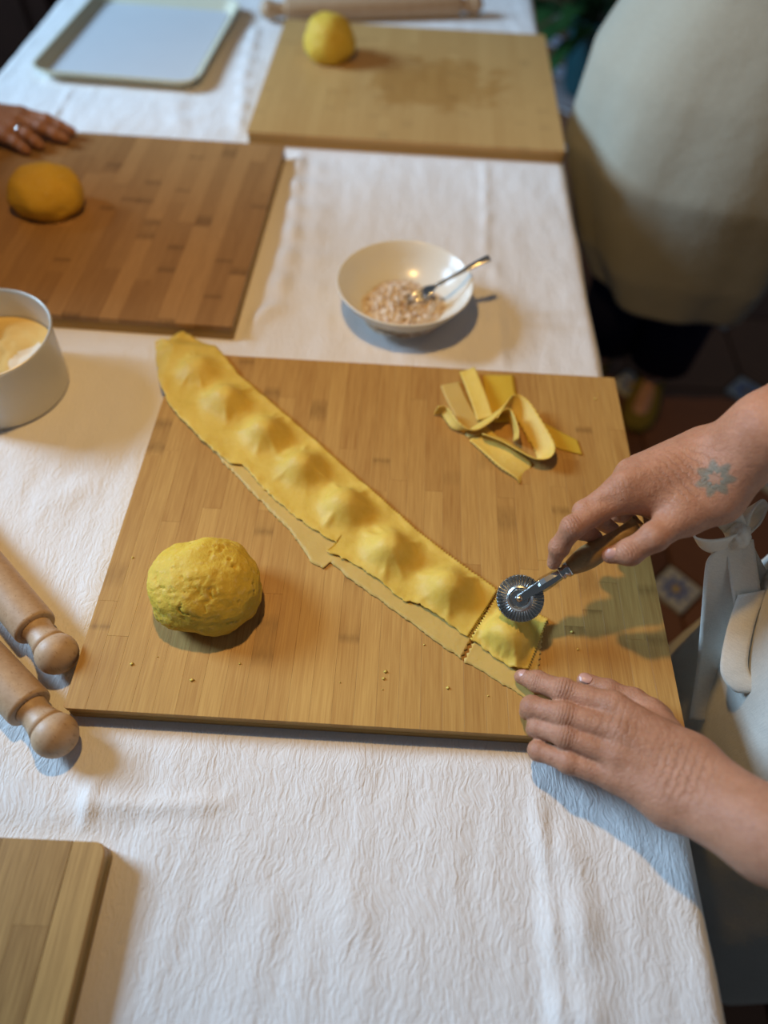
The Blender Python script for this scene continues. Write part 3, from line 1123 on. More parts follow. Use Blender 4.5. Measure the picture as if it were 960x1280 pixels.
def flour():
    n = 60
    V, Fc = [], []
    for i in range(n + 1):
        for j in range(n):
            q, a = i / n, 2 * PI * j / n
            r = 0.0800 * q
            x, y = r * math.cos(a), r * math.sin(a)
            z = 0.034 + 0.020 * sst(-0.05, 0.07, y + 0.3 * x) + 0.010 * fbm(Vector((x * 22, y * 22, 3)), 3) * (1 - q ** 3)
            V.append((x, y, z))
    for i in range(n):
        for j in range(n):
            j2 = (j + 1) % n
            Fc.append((i * n + j, i * n + j2, (i + 1) * n + j2, (i + 1) * n + j))
    o = mesh_obj('semolina', V, Fc, M['flour'])
    o.location = (tx, ty, ZT)
    o.data.materials.append(M['flour_white'])
    for p in o.data.polygons:
        c = p.center
        if (c.x - 0.055) ** 2 + (c.y + 0.005) ** 2 < 0.036 ** 2 + 0.0006 * noise.noise(c * 50): p.material_index = 1
    tag(o, 'yellow semolina heaped inside the aluminium tin', 'flour', kind='stuff')


flour()


# ------------------------------------------------------------------ rolling pins
def rolling_pin(end, other, label, r=0.0215, both=True, rb=0.021, hl=0.060):
    """end: ball centre of one handle; other: a point further along the axis"""
    end, other = Vector(end), Vector(other)
    d = (other - end).normalized()
    L = 0.42
    o = empty('rolling_pin', (end.x, end.y, ZT))
    tag(o, label, 'rolling pin', 'beech rolling pins')

    def knob(p, dd):
        prof = [(0.0004, -rb)] + [(rb * math.cos(a), rb * math.sin(a)) for a in [(-80 + 10.5 * k) * PI / 180 for k in range(12)]]
        prof += [(0.0178, 0.0125), (0.0158, 0.0185), (0.0145, 0.025), (0.0142, 0.031), (0.0150, hl - rb - 0.002), (0.0156, hl - rb + 0.0005)]
        return lathe(prof, 40, frame_to(p, dd))
    v, f = knob(end, d)
    rebase(recalc(mesh_obj('handle', v, f, M['beech'], o)))
    s = end + d * (hl - rb)
    prof = [(0.0004, 0), (r * 0.90, 0), (r * 0.97, 0.001), (r, 0.004), (r, L / 2), (r, L - 0.004), (r * 0.97, L - 0.001), (r * 0.90, L), (0.0004, L)]
    v, f = lathe(prof, 56, frame_to(s, d))
    rebase(recalc(mesh_obj('barrel', v, f, M['beech'], o)))
    v, f = knob(s + d * (L + hl - rb), -d)
    rebase(recalc(mesh_obj('handle', v, f, M['beech'], o)))
    return o


rz = 0.0222
rolling_pin(at(71, 817, rz), at(0, 731, rz), 'upper of two beech rolling pins left of the main board')
rolling_pin(at(69, 919, rz), at(0, 845, rz), 'lower of two beech rolling pins left of the main board')
rolling_pin(at(336, 12, 0.024), at(590, 6, 0.024), 'blurred beech rolling pin behind the pale far board', 0.024)

# ------------------------------------------------------------------ tray
ty0 = empty('serving_tray', (-0.606, 1.268, ZT), -0.05)
tag(ty0, 'shallow white rectangular tray at the far left of table', 'tray')
tw_, td_ = 0.355, 0.44


def ring_loft(rings, cap=True):
    n = len(rings[0])
    V = [p for r in rings for p in r]
    Fc = []
    for i in range(len(rings) - 1):
        for k in range(n):
            k2 = (k + 1) % n
            Fc.append((i * n + k, i * n + k2, (i + 1) * n + k2, (i + 1) * n + k))
    if cap:
        Fc.append(tuple(range(n - 1, -1, -1)))
        Fc.append(tuple(range((len(rings) - 1) * n, len(rings) * n)))
    return V, Fc


def rr(w, d, r, z): return [(x, y, z) for x, y in rrect(w, d, r, 6)]


v, f = ring_loft([rr(tw_ - .05, td_ - .05, .025, 0.0), rr(tw_ - .04, td_ - .04, .03, 0.001), rr(tw_ - .006, td_ - .006, .04, .020), rr(tw_, td_, .042, .0215), rr(tw_, td_, .042, .0235), rr(tw_ - .010, td_ - .010, .038, .0235), rr(tw_ - .05, td_ - .05, .025, .0035)])
recalc(mesh_obj('tray_body', v, f, M['tray_rim'], ty0, smooth=False))
v, f = prism(rrect(tw_ - .052, td_ - .052, .024), 0.0037, 0.0052, 0.0004)
mesh_obj('tray_liner', v, f, M['tray_liner'], ty0, smooth=False)['label'] = 'bluish white liner in the tray'

# ------------------------------------------------------------------ fluted pasta wheel
wc = at(650, 748, 0.076)
h_end = at(802, 655, 0.146)
ax = (h_end - wc).normalized()
tocam = (Vector(CAM) - wc).normalized()
wn = (tocam - ax * tocam.dot(ax)).normalized()
tool = empty('pastry_cutter', wc)
tag(tool, 'fluted steel pasta wheel with wooden handle held over the strip', 'pastry wheel')


def wheel_mesh():
    V, Fc = [], []
    teeth, sub = 38, 6
    n = teeth * sub
    rings = [(0.0030, 0.0016, 0), (0.0085, 0.0018, 0), (0.0095, 0.0027, 0), (0.0110, 0.0030, 0), (0.0124, 0.0022, 0), (0.0132, 0.0009, 0.15), (0.0180, 0.0007, 0.7), (0.0225, 0.0005, 1.0), (0.0236, 0.0003, 1.0)]
    for s in (1, -1):
        for r, t, a in rings:
            for k in range(n):
                ph = 2 * PI * k / n
                w = math.sin(ph * teeth)
                w = max(-1, min(1, 1.6 * w))
                rad = r + (0.0005 * math.cos(ph * teeth * 2) if r > 0.023 else 0)
                V.append(Vector((rad * math.cos(ph), rad * math.sin(ph), s * t + a * 0.0017 * w)))
    R = len(rings)
    for s in range(2):
        for i in range(R - 1):
            for k in range(n):
                k2 = (k + 1) % n
                b = s * R * n
                q = (b + i * n + k, b + i * n + k2, b + (i + 1) * n + k2, b + (i + 1) * n + k)
                Fc.append(q if s else q[::-1])
    for i in (0, R - 1):
        for k in range(n):
            k2 = (k + 1) % n
            Fc.append((i * n + k, i * n + k2, R * n + i * n + k2, R * n + i * n + k))
    return V, Fc


MW = frame_to(wc, wn, ax)
v, f = wheel_mesh()
rebase(recalc(mesh_obj('fluted_disc', [MW @ p for p in v], f, M['steel_dark'], tool, smooth=False)))
v, f = lathe([(0.0003, -0.0062), (0.0022, -0.0062), (0.0026, -0.0055), (0.0022, -0.0048), (0.0022, 0.0048), (0.0030, 0.0052), (0.0028, 0.0066), (0.0003, 0.0072)], 20, MW)
rebase(recalc(mesh_obj('rivet', v, f, M['brass'], tool)))
tv_ = wn.cross(ax).normalized()


def bar(p, q, wu, wv, u, v_):
    V = []
    for c, k in ((p, 0), (q, 1)):
        for a, b in ((-1, -1), (1, -1), (1, 1), (-1, 1)):
            V.append(c + u * (a * wu[k] / 2) + v_ * (b * wv[k] / 2))
    return V, [(3, 2, 1, 0), (4, 5, 6, 7), (0, 1, 5, 4), (1, 2, 6, 5), (2, 3, 7, 6), (3, 0, 4, 7)]


for s in (1, -1):
    parts = [bar(wc - ax * 0.004 + wn * s * 0.0040, wc + ax * 0.026 + wn * s * 0.0046, (0.0065, 0.0105), (0.0013, 0.0024), tv_, wn)]
    o = rebase(recalc(mesh_obj('prong', *join(parts), M['steel'], tool, smooth=False)))
    md = o.modifiers.new('bevel', 'BEVEL')
    md.width = 0.0008
    md.segments = 2
Mh = frame_to(wc, ax, wn)
v, f = lathe([(0.0003, 0.0225), (0.0066, 0.0225), (0.0072, 0.025), (0.0072, 0.031), (0.0064, 0.040), (0.0056, 0.047)], 8, Mh)
rebase(recalc(mesh_obj('socket', v, f, M['steel'], tool, smooth=False)))
v, f = lathe([(0.0003, 0.046), (0.0062, 0.046), (0.0074, 0.0475), (0.0062, 0.0495), (0.0062, 0.0510), (0.0078, 0.0525), (0.0078, 0.0560), (0.0068, 0.0575), (0.0003, 0.0575)], 32, Mh)
rebase(recalc(mesh_obj('ferrule', v, f, M['steel'], tool)))
LH = (h_end - wc).length
v, f = lathe([(0.0003, 0.0570), (0.0075, 0.0572), (0.0085, 0.060), (0.0108, 0.068), (0.0120, 0.077), (0.0116, 0.086), (0.0098, 0.098), (0.0086, 0.110), (0.0090, 0.122), (0.0102, 0.134), (0.0108, LH - 0.004), (0.0085, LH), (0.0003, LH + 0.0015)], 36, Mh)
rebase(recalc(mesh_obj('handle', v, f, M['handle'], tool)))


# ------------------------------------------------------------------ people
class Body:
    """signed-distance figure: round cones blended smoothly, then meshed in one continuous skin"""
    def __init__(s, axes):
        s.ax = [np.array(a, dtype=np.float32) for a in axes]
        s.shape = tuple(len(a) for a in s.ax)
        s.field = np.full(s.shape, 1.0, np.float32)
        s.mg = 0.035

    def cone(s, F, a, b, r1, r2, k):
        a, b = np.array(a, float), np.array(b, float)
        lo = np.minimum(a - r1, b - r2) - s.mg
        hi = np.maximum(a + r1, b + r2) + s.mg
        sl = []
        for d in range(3):
            i0 = max(0, np.searchsorted(s.ax[d], lo[d]) - 2)
            i1 = min(s.shape[d], np.searchsorted(s.ax[d], hi[d]) + 2)
            if i1 <= i0: return
            sl.append(slice(i0, i1))
        sl = tuple(sl)
        X = s.ax[0][sl[0]][:, None, None] - a[0]
        Y = s.ax[1][sl[1]][None, :, None] - a[1]
        Z = s.ax[2][sl[2]][None, None, :] - a[2]
        ba = b - a
        L2 = max(float(ba @ ba), 1e-12)
        t = np.clip((X * ba[0] + Y * ba[1] + Z * ba[2]) / L2, 0, 1)
        d = np.sqrt((X - t * ba[0]) ** 2 + (Y - t * ba[1]) ** 2 + (Z - t * ba[2]) ** 2) - (r1 + (r2 - r1) * t)
        d = d.astype(np.float32)
        cur = F[sl]
        if k > 0:
            h = np.maximum(k - np.abs(cur - d), 0) / k
            F[sl] = np.minimum(cur, d) - h * h * (k / 4)
        else:
            F[sl] = np.minimum(cur, d)

    def new(s):
        return np.full(s.shape, 1.0, np.float32)

    def blend(s, A, B, k):
        h = np.maximum(k - np.abs(A - B), 0) / k
        return np.minimum(A, B) - h * h * (k / 4)

    def mesh(s, name, mat):
        D = s.field
        ins = D < 0
        nx, ny, nz = s.shape
        c = ins[:-1, :-1, :-1].astype(np.int8)
        tot = np.zeros((nx - 1, ny - 1, nz - 1), np.int8)
        for i in (0, 1):
            for j in (0, 1):
                for k in (0, 1):
                    tot += ins[i:nx - 1 + i, j:ny - 1 + j, k:nz - 1 + k]
        act = np.argwhere((tot > 0) & (tot < 8))
        idx = np.full(tot.shape, -1, np.int64)
        idx[act[:, 0], act[:, 1], act[:, 2]] = np.arange(len(act))
        corner = {}
        pos = {}
        for i in (0, 1):
            for j in (0, 1):
                for k in (0, 1):
                    corner[i, j, k] = D[act[:, 0] + i, act[:, 1] + j, act[:, 2] + k]
                    pos[i, j, k] = np.stack([s.ax[0][act[:, 0] + i], s.ax[1][act[:, 1] + j], s.ax[2][act[:, 2] + k]], 1)
        acc = np.zeros((len(act), 3))
        cnt = np.zeros(len(act))
        keys = list(corner)
        for p in keys:
            for q in keys:
                if sum(q) - sum(p) == 1 and all(b >= a for a, b in zip(p, q)):
                    a, b = corner[p], corner[q]
                    m = (a < 0) != (b < 0)
                    t = np.where(m, a / np.where(m, a - b, 1), 0)
                    pt = pos[p] + (pos[q] - pos[p]) * t[:, None]
                    acc += np.where(m[:, None], pt, 0)
                    cnt += m
        V = acc / np.maximum(cnt, 1)[:, None]
        faces = []
        for d in range(3):
            e = [slice(1, -1)] * 3
            e0, e1 = list(e), list(e)
            e0[d], e1[d] = slice(0, -1), slice(1, None)
            A, B = ins[tuple(e0)], ins[tuple(e1)]
            ch = np.argwhere(A != B)
            if not len(ch): continue
            g = ch.copy()
            o1, o2 = [x for x in range(3) if x != d]
            g[:, o1] += 1
            g[:, o2] += 1
            fl_ = A[ch[:, 0], ch[:, 1], ch[:, 2]]
            qs = []
            for u, w in ((-1, -1), (0, -1), (0, 0), (-1, 0)):
                h = g.copy()
                h[:, o1] += u
                h[:, o2] += w
                qs.append(idx[h[:, 0], h[:, 1], h[:, 2]])
            q = np.stack(qs, 1)
            if d == 1: fl_ = ~fl_
            q = np.where(fl_[:, None], q, q[:, ::-1])
            faces.append(q)
        Q = np.concatenate(faces)
        Q = Q[(Q >= 0).all(1)]
        # light smoothing of the net
        for _ in range(3):
            S = np.zeros_like(V)
            N = np.zeros(len(V))
            for a, b in ((0, 1), (1, 2), (2, 3), (3, 0)):
                np.add.at(S, Q[:, a], V[Q[:, b]])
                np.add.at(S, Q[:, b], V[Q[:, a]])
                np.add.at(N, Q[:, a], 1)
                np.add.at(N, Q[:, b], 1)
            V = V * 0.5 + 0.5 * S / np.maximum(N, 1)[:, None]
        me = bpy.data.meshes.new(name)
        me.vertices.add(len(V))
        me.vertices.foreach_set('co', V.astype(np.float32).ravel())
        me.loops.add(Q.size)
        me.loops.foreach_set('vertex_index', Q.ravel().astype(np.int32))
        me.polygons.add(len(Q))
        me.polygons.foreach_set('loop_start', np.arange(0, Q.size, 4, dtype=np.int32))
        me.update(calc_edges=True)
        me.validate()
        me.materials.append(mat)
        me.shade_smooth()
        return link(bpy.data.objects.new(name, me))


def axis(lo, hi, zones, coarse, fine):
    """grid coordinates, fine inside zones and coarse outside"""
    out = [lo]
    while out[-1] < hi:
        x = out[-1]
        d = min([0 if a <= x < b else (a - x if x < a else x - b) for a, b in zones] or [9])
        st = fine if d == 0 else min(coarse, fine + d * 0.35)
        out.append(x + st)
    return out


def add_hand(B, palm, palm_k, fingers, tendons=()):
    """palm: list of cones; fingers: list of (points, radii). Fingers stay apart, each melts into the palm"""
    Pm = B.new()
    for a, b, r1, r2 in palm: B.cone(Pm, a, b, r1, r2, palm_k)
    for a, b, r1, r2 in tendons: B.cone(Pm, a, b, r1, r2, 0.004)
    res = Pm
    for pts, rad in fingers:
        Fg = B.new()
        for i in range(len(pts) - 1):
            B.cone(Fg, pts[i], pts[i + 1], rad[i], rad[i + 1], 0.003)
        for i in range(1, len(pts) - 1):      # knuckle swelling
            B.cone(Fg, pts[i], pts[i], rad[i] * 1.06, rad[i] * 1.06, 0.004)
        c = B.blend(Pm, Fg, 0.007)
        res = B.blend(res, c, 0.0012)
    B.field = B.blend(B.field, res, 0.012)


def nail(parent, tip, dirn, nrm, w, l, label=None):
    dirn, nrm = Vector(dirn).normalized(), Vector(nrm)
    nrm = (nrm - dirn * nrm.dot(dirn)).normalized()
    sd = dirn.cross(nrm)
    V, Fc = [], []
    n, m = 8, 8
    for i in range(n + 1):
        for j in range(m + 1):
            u, t = i / n * 2 - 1, j / m * 2 - 1
            wu = w * (1 - 0.28 * max(0, u) ** 3 - 0.25 * max(0, -u) ** 3)
            V.append(Vector(tip) + dirn * (u * l / 2 * (1 - 0.12 * t * t)) + sd * (t * wu / 2) - nrm * (0.0022 * t * t + 0.0012 * max(0, u) ** 2))
    k = len(V)
    V += [p - nrm * 0.0007 for p in V]
    for i in range(n):
        for j in range(m):
            a = i * (m + 1) + j
            q = (a, a + 1, a + m + 2, a + m + 1)
            Fc.append(q)
            Fc.append(tuple(x + k for x in q[::-1]))
    o = recalc(mesh_obj('fingernail', V, Fc, M['nail'], parent))
    return o


def torso(B, c, th, zs, lean=(0, 0), sh=0.19, hip=0.14, k=0.06, scale=1.0):
    """legs, trunk, neck and head about centre c facing angle th; zs = standing height"""
    f = np.array([math.cos(th), math.sin(th), 0])
    r = np.array([math.sin(th), -math.cos(th), 0])
    H = zs
    c = np.array([c[0], c[1], 0.0])
    ln = np.array([lean[0], lean[1], 0.0])

    def p(rt, fw, z):
        q = max(0, (z - 0.5 * H) / (0.35 * H))
        return c + r * rt + f * fw + np.array([0, 0, z]) + ln * q
    G = B.new()
    for s in (-1, 1):
        B.cone(G, p(s * .09, 0, .52 * H), p(s * .085, .01, .28 * H), .085, .055, .03)
        B.cone(G, p(s * .085, .01, .28 * H), p(s * .08, -.02, .05 * H), .056, .036, .02)
        B.cone(G, p(s * .08, -.04, .028 * H), p(s * .09, .12, .02 * H), .036, .028, .02)
        B.cone(G, p(s * .07, 0, .54 * H), p(s * .06, 0, .64 * H), .115, .10, k)
        B.cone(G, p(s * .06, 0, .64 * H), p(s * .09, 0, .75 * H), .10, .105, k)
        B.cone(G, p(s * .04, 0, .80 * H), p(s * sh * .9, 0, .805 * H), .065, .055, k)
    B.cone(G, p(0, 0, .80 * H), p(0, .02, .88 * H), .058, .052, .04)
    B.cone(G, p(0, .02, .915 * H), p(0, .045, .955 * H), .075, .078, .03)
    B.cone(G, p(0, .095, .885 * H), p(0, .07, .91 * H), .038, .055, .03)
    B.cone(G, p(0, .125, .925 * H), p(0, .142, .908 * H), .010, .013, .012)
    for s in (-1, 1): B.cone(G, p(s * .078, .03, .925 * H), p(s * .082, .025, .91 * H), .012, .010, .01)
    B.field = B.blend(B.field, G, 0.03)
    return p


def bodyshell(name, secs, ang, nth, fold, mat, parent, thick=0.003, th0=0.0, narrow=None):
    """garment lofted through sections (cx, cy, z, rx, ry) over angles ang (measured from the facing th0)"""
    V, Fc = [], []
    nz = len(secs)
    for i, (cx, cy, z, rf, rs) in enumerate(secs):
        for j in range(nth + 1):
            a = (ang[0] + (ang[1] - ang[0]) * j / nth) * (narrow(z) if narrow else 1)
            q = 1 + fold(i / (nz - 1), a)
            u, v = rf * math.cos(a) * q, rs * math.sin(a) * q
            V.append(Vector((cx + u * math.cos(th0) - v * math.sin(th0), cy + u * math.sin(th0) + v * math.cos(th0), z)))
    n = nth + 1
    for i in range(nz - 1):
        for j in range(nth):
            Fc.append((i * n + j, i * n + j + 1, (i + 1) * n + j + 1, (i + 1) * n + j))
    o = recalc(mesh_obj(name, V, Fc, mat, parent))
    md = o.modifiers.new('solid', 'SOLIDIFY')
    md.thickness = thick
    md.offset = 0
    return o


def interp_secs(keys, n):
    out = []
    zs = [k[2] for k in keys]
    for i in range(n):
        t = i / (n - 1) * (len(keys) - 1)
        k = min(int(t), len(keys) - 2)
        u = t - k
        u = u * u * (3 - 2 * u) * 0.5 + u * 0.5
        out.append(tuple(a + (b - a) * u for a, b in zip(keys[k], keys[k + 1])))
    return out


# ---- the cook on the right
B = Body([axis(0.08, 0.86, [(0.118, 0.365)], 0.02, 0.0015),
          axis(-0.72, 0.26, [(-0.37, 0.05)], 0.02, 0.0015),
          axis(-0.02, 1.72, [(0.765, 0.985)], 0.02, 0.0015)])
tor = torso(B, (0.57, -0.20), PI + 0.3, 1.62, lean=(-0.07, 0.0))
# right arm and hand
rwA, rwB = at(884, 568, 0.193), at(896, 622, 0.178)
rwc = (rwA + rwB) / 2
rel = Vector((0.53, 0.10, 1.075))
rsh = Vector((0.51, -0.02, 1.30))
fa = at(960, 537, 0.240)
A_ = B.new()
B.cone(A_, rsh, rel, 0.052, 0.042, 0.03)
B.cone(A_, rel, fa, 0.040, 0.0315, 0.02)
B.cone(A_, fa, rwc, 0.0315, 0.024, 0.012)
B.cone(A_, fa + Vector((0, 0.005, 0.0)), rwA, 0.026, 0.0215, 0.012)
B.cone(A_, fa - Vector((0, 0.005, 0.0)), rwB, 0.026, 0.0225, 0.012)
B.field = B.blend(B.field, A_, 0.02)
iM, mM = at(777, 621, 0.166), at(781, 606, 0.176)
rM, pM = mM + Vector((0.010, 0.020, -0.006)), mM + Vector((0.024, 0.036, -0.016))
palm = [(rwA, mM, 0.0215, 0.0125), (rwc, iM, 0.023, 0.0130), (rwA + Vector((0, 0.008, -.006)), rM, 0.020, 0.0125), (rwA + Vector((0, 0.012, -.012)), pM, 0.019, 0.0115),
        (rwB, at(852, 640, 0.166), 0.0225, 0.020), (at(852, 640, 0.166), at(832, 630, 0.160), 0.020, 0.015), (at(835, 622, 0.163), iM, 0.018, 0.012)]
ind = [iM, at(716, 659, 0.154), at(699, 684, 0.130), at(692, 704, 0.110)]
midf = [mM, at(731, 640, 0.156), at(728, 662, 0.136), at(744, 672, 0.122)]
ringf = [rM, at(752, 632, 0.138), at(748, 650, 0.116), at(766, 662, 0.108)]
pinkf = [pM, at(776, 628, 0.123), at(772, 642, 0.103), at(790, 650, 0.100)]
thb = [at(850, 647, 0.168), at(818, 671, 0.161), at(787, 690, 0.146), at(763, 694, 0.137)]
tend = [(rwc.lerp(iM, .35) + Vector((0, -.002, .012)), iM + Vector((0, 0, .004)), .006, .0105), (rwA.lerp(mM, .3) + Vector((0, 0, .012)), mM + Vector((0, 0, .004)), .006, .010), (rwA.lerp(rM, .35) + Vector((0, .004, .010)), rM + Vector((0, 0, .003)), .006, .010)]
add_hand(B, palm, 0.014, [(ind, (.0128, .0105, .0090, .0066)), (midf, (.0128, .0105, .0092, .0075)), (ringf, (.012, .0100, .0088, .0072)), (pinkf, (.011, .0088, .0078, .0064)), (thb, (.0165, .0128, .0118, .0082))], tend)
# left arm and hand
lwA, lwB = at(866, 951, 0.082), at(839, 1000, 0.076)
lwc = (lwA + lwB) / 2
lel = Vector((0.49, -0.47, 0.99))
lsh = Vector((0.51, -0.38, 1.30))
fl_ = at(962, 1045, 0.114)
A_ = B.new()
B.cone(A_, lsh, lel, 0.052, 0.042, 0.03)
B.cone(A_, lel, fl_, 0.040, 0.0335, 0.02)
B.cone(A_, fl_, lwc, 0.0325, 0.0225, 0.012)
B.cone(A_, fl_ + Vector((0, 0.004, 0)), lwA, 0.027, 0.0205, 0.012)
B.cone(A_, fl_ - Vector((0, 0.004, 0)), lwB, 0.027, 0.0205, 0.012)
B.field = B.blend(B.field, A_, 0.02)
LI, LM, LR, LP = at(766, 884, 0.076), at(776, 916, 0.078), at(774, 946, 0.072), at(770, 972, 0.062)
palm = [(lwA, LI, 0.0195, 0.0135), (lwA.lerp(lwB, .3), LM, 0.0195, 0.0135), (lwA.lerp(lwB, .7), LR, 0.0195, 0.013), (lwB, LP, 0.0185, 0.0125),
        (lwA + Vector((0, 0, -.012)), at(812, 893, 0.053), 0.018, 0.0155), (lwB + Vector((0, 0, -.010)), at(790, 985, 0.043), .016, .012)]
Lind = [LI, at(705, 864, 0.065), at(672, 852, .045), at(652, 846, .036)]
Lmid = [LM, at(706, 894, 0.069), at(665, 884, .052), at(659, 890, .034)]
Lrin = [LR, at(708, 920, 0.064), at(673, 908, .047), at(667, 912, .032)]
Lpin = [LP, at(710, 952, 0.054), at(673, 938, .040), at(670, 941, .022)]
Lthb = [at(822, 900, .046), at(792, 877, .043), at(760, 864, .039), at(731, 851, .035)]
tend = [(lwA.lerp(LI, .35) + Vector((0, 0, .011)), LI + Vector((0, 0, .003)), .006, .011), (lwc.lerp(LM, .3) + Vector((0, 0, .012)), LM + Vector((0, 0, .003)), .006, .011), (lwc.lerp(LR, .3) + Vector((0, 0, .010)), LR + Vector((0, 0, .003)), .006, .0105), (lwB.lerp(LP, .35) + Vector((0, 0, .008)), LP + Vector((0, 0, .003)), .005, .010)]
add_hand(B, palm, 0.014, [(Lind, (.0132, .0112, .0098, .0076)), (Lmid, (.0134, .0110, .0100, .0080)), (Lrin, (.0128, .0104, .0096, .0078)), (Lpin, (.0120, .0096, .0088, .0072)), (Lthb, (.0155, .0122, .0108, .0082))], tend)
cook = B.mesh('person', M['skin_cook'])
tag(cook, 'person in grey linen apron with wrist tattoo, cutting pasta with wheel', 'person')
up_ = Vector(CAM)
p = thb[3]
nail(cook, p.lerp(thb[2], 0.08) + (up_ - p).normalized() * 0.0097, thb[3] - thb[2], (up_ - p).normalized() + Vector((0, -.35, .1)), 0.0115, 0.013)
p = Lind[3]
nail(cook, p + Vector((-0.001, 0.0005, 0.0088)), Lind[3] - Lind[2], Vector((-.25, .1, 1)), 0.0105, 0.011)
p = Lthb[3]
nail(cook, p + Vector((-0.001, 0.001, 0.0092)), Lthb[3] - Lthb[2], Vector((0, .25, 1)), 0.0115, 0.012)


def afold(amp, k, seed):
    def g(t, a):
        return amp * (1 - t) * (math.sin(a * k + seed + 2 * t) + 0.5 * math.sin(a * k * 1.7 + seed * 2)) + 0.012 * fbm(Vector((a * 2.2, t * 5, seed)), 3)
    return g


# shirt, trousers, apron of the cook (facing -x)
shirt_keys = [(0.555, -0.20, 0.80, 0.130, 0.182), (0.530, -0.195, 0.93, 0.130, 0.180), (0.495, -0.19, 1.04, 0.130, 0.177), (0.480, -0.20, 1.22, 0.142, 0.195), (0.490, -0.20, 1.33, 0.115, 0.175), (0.495, -0.20, 1.395, 0.075, 0.085)]
bodyshell('shirt', interp_secs(shirt_keys, 30), (0, 2 * PI), 64, afold(0.01, 5, 1.0), M['floral'], cook, th0=PI + 0.5)['label'] = 'purple floral shirt'
for sh_, el_ in ((rsh, rel), (lsh, lel)):
    d = (el_ - sh_)
    Ms = frame_to(sh_ - d * 0.02, d)
    v, f = lathe([(0.004, -0.058), (0.030, -0.050), (0.052, -0.034), (0.065, -0.012), (0.068, 0.012), (0.066, d.length * 0.2), (0.062, d.length * 0.5), (0.061, d.length * 0.62)], 32, Ms, False, False)
    mesh_obj('sleeve', v, f, M['floral'], cook).modifiers.new('solid', 'SOLIDIFY').thickness = 0.002
bodyshell('trousers', interp_secs([(0.580, -0.20, 0.09, 0.12, 0.165), (0.580, -0.20, 0.45, 0.122, 0.168), (0.570, -0.20, 0.84, 0.124, 0.172)], 16), (0, 2 * PI), 48, afold(0.01, 4, 2.0), M['navy'], cook, th0=PI + 0.5)
ap_keys = [(0.565, -0.20, 0.10, 0.190, 0.245), (0.565, -0.20, 0.32, 0.186, 0.238), (0.560, -0.20, 0.52, 0.178, 0.226), (0.550, -0.20, 0.69, 0.168, 0.212), (0.545, -0.20, 0.82, 0.156, 0.202), (0.528, -0.195, 0.93, 0.142, 0.184), (0.495, -0.19, 1.02, 0.138, 0.182), (0.485, -0.19, 1.12, 0.148, 0.186)]
apron = bodyshell('apron', interp_secs(ap_keys, 70), (-1.95, 1.95), 150, afold(0.030, 7, 0.6), M['linen'], cook, th0=PI + 0.5, narrow=lambda z: 1 - 0.42 * sst(0.84, 0.98, z))
apron['label'] = 'grey linen apron with a tied front bow'
AC = (0.555, -0.272)


def tie(name, pts, wd, width, n=40, thick=0.0022, curl=0.0):
    path = [at(x, y, h) for x, y, h in pts]
    w = [Vector(q) for q in wd] if isinstance(wd, list) else [Vector(wd)] * len(path)
    v, f = ribbon(path, w, width, thick, n, 8, None, curl)
    return recalc(mesh_obj(name, v, f, M['linen_tie'], apron))


PX = (at(910, 700, .1) - at(860, 700, .1)).normalized()      # photo-right direction in the apron's plane
tie('tie_tail', [(916, 678, 0.113), (906, 712, 0.090), (900, 770, 0.038), (893, 840, -0.027), (883, 903, -0.082)], PX + Vector((0, -.25, 0)), lambda t: 0.018 + 0.020 * sst(0, .25, t), 50, curl=0.002)
tie('tie_tail', [(924, 678, 0.113), (932, 735, 0.083), (943, 795, 0.044), (955, 845, 0.023), (938, 862, 0.018), (918, 838, 0.028), (924, 790, 0.053), (940, 740, 0.083)], [PX + Vector((0, 0, .5))] * 8, lambda t: 0.026, 80, curl=0.002)
tie('tie_tail', [(928, 676, 0.108), (944, 730, 0.078), (962, 800, 0.038), (975, 880, -0.012)], PX + Vector((0, -.25, 0)), lambda t: 0.020 + 0.014 * sst(0, .3, t), 40, curl=0.002)
CV = Vector(CAM) - at(900, 665, 0.128)
CV.normalize()
CU = (Vector((0, 0, 1)) - CV * CV.z).normalized()
tie('tie_loop', [(922, 668, 0.116), (912, 648, 0.130), (893, 641, 0.138), (875, 651, 0.136), (867, 668, 0.128), (880, 680, 0.118), (902, 682, 0.114), (922, 674, 0.114)], [CV * 0.5 + CU * .9, CV * 0.5 + CU * 1, CV * 0.9 + CU * .7, CV + CU * .3, CV, CV * .9 + CU * .3, CV * .7 + CU * .6, CV * 0.5 + CU * .8], 0.030, 60)
tie('tie_loop', [(922, 668, 0.116), (927, 648, 0.130), (938, 634, 0.134), (946, 640, 0.124), (938, 660, 0.116), (926, 673, 0.113)], [CV * .6 + CU * .6 + PX * .4] * 6, 0.026, 44)
bm = bmesh.new()
bmesh.ops.create_icosphere(bm, subdivisions=4, radius=1)
kc = at(923, 671, 0.119)
for q in bm.verts:
    k_ = 1 + 0.18 * fbm(q.co * 2.5, 3)
    q.co = kc + Vector((q.co.x * .011 * k_, q.co.y * .012 * k_, q.co.z * .015 * k_))
me = bpy.data.meshes.new('tie_knot')
bm.to_mesh(me)
bm.free()
me.materials.append(M['linen_tie'])
me.shade_smooth()
link(bpy.data.objects.new('tie_knot', me), apron)
# hair cap
hc = tor(0, -0.008, 0.948 * 1.62)


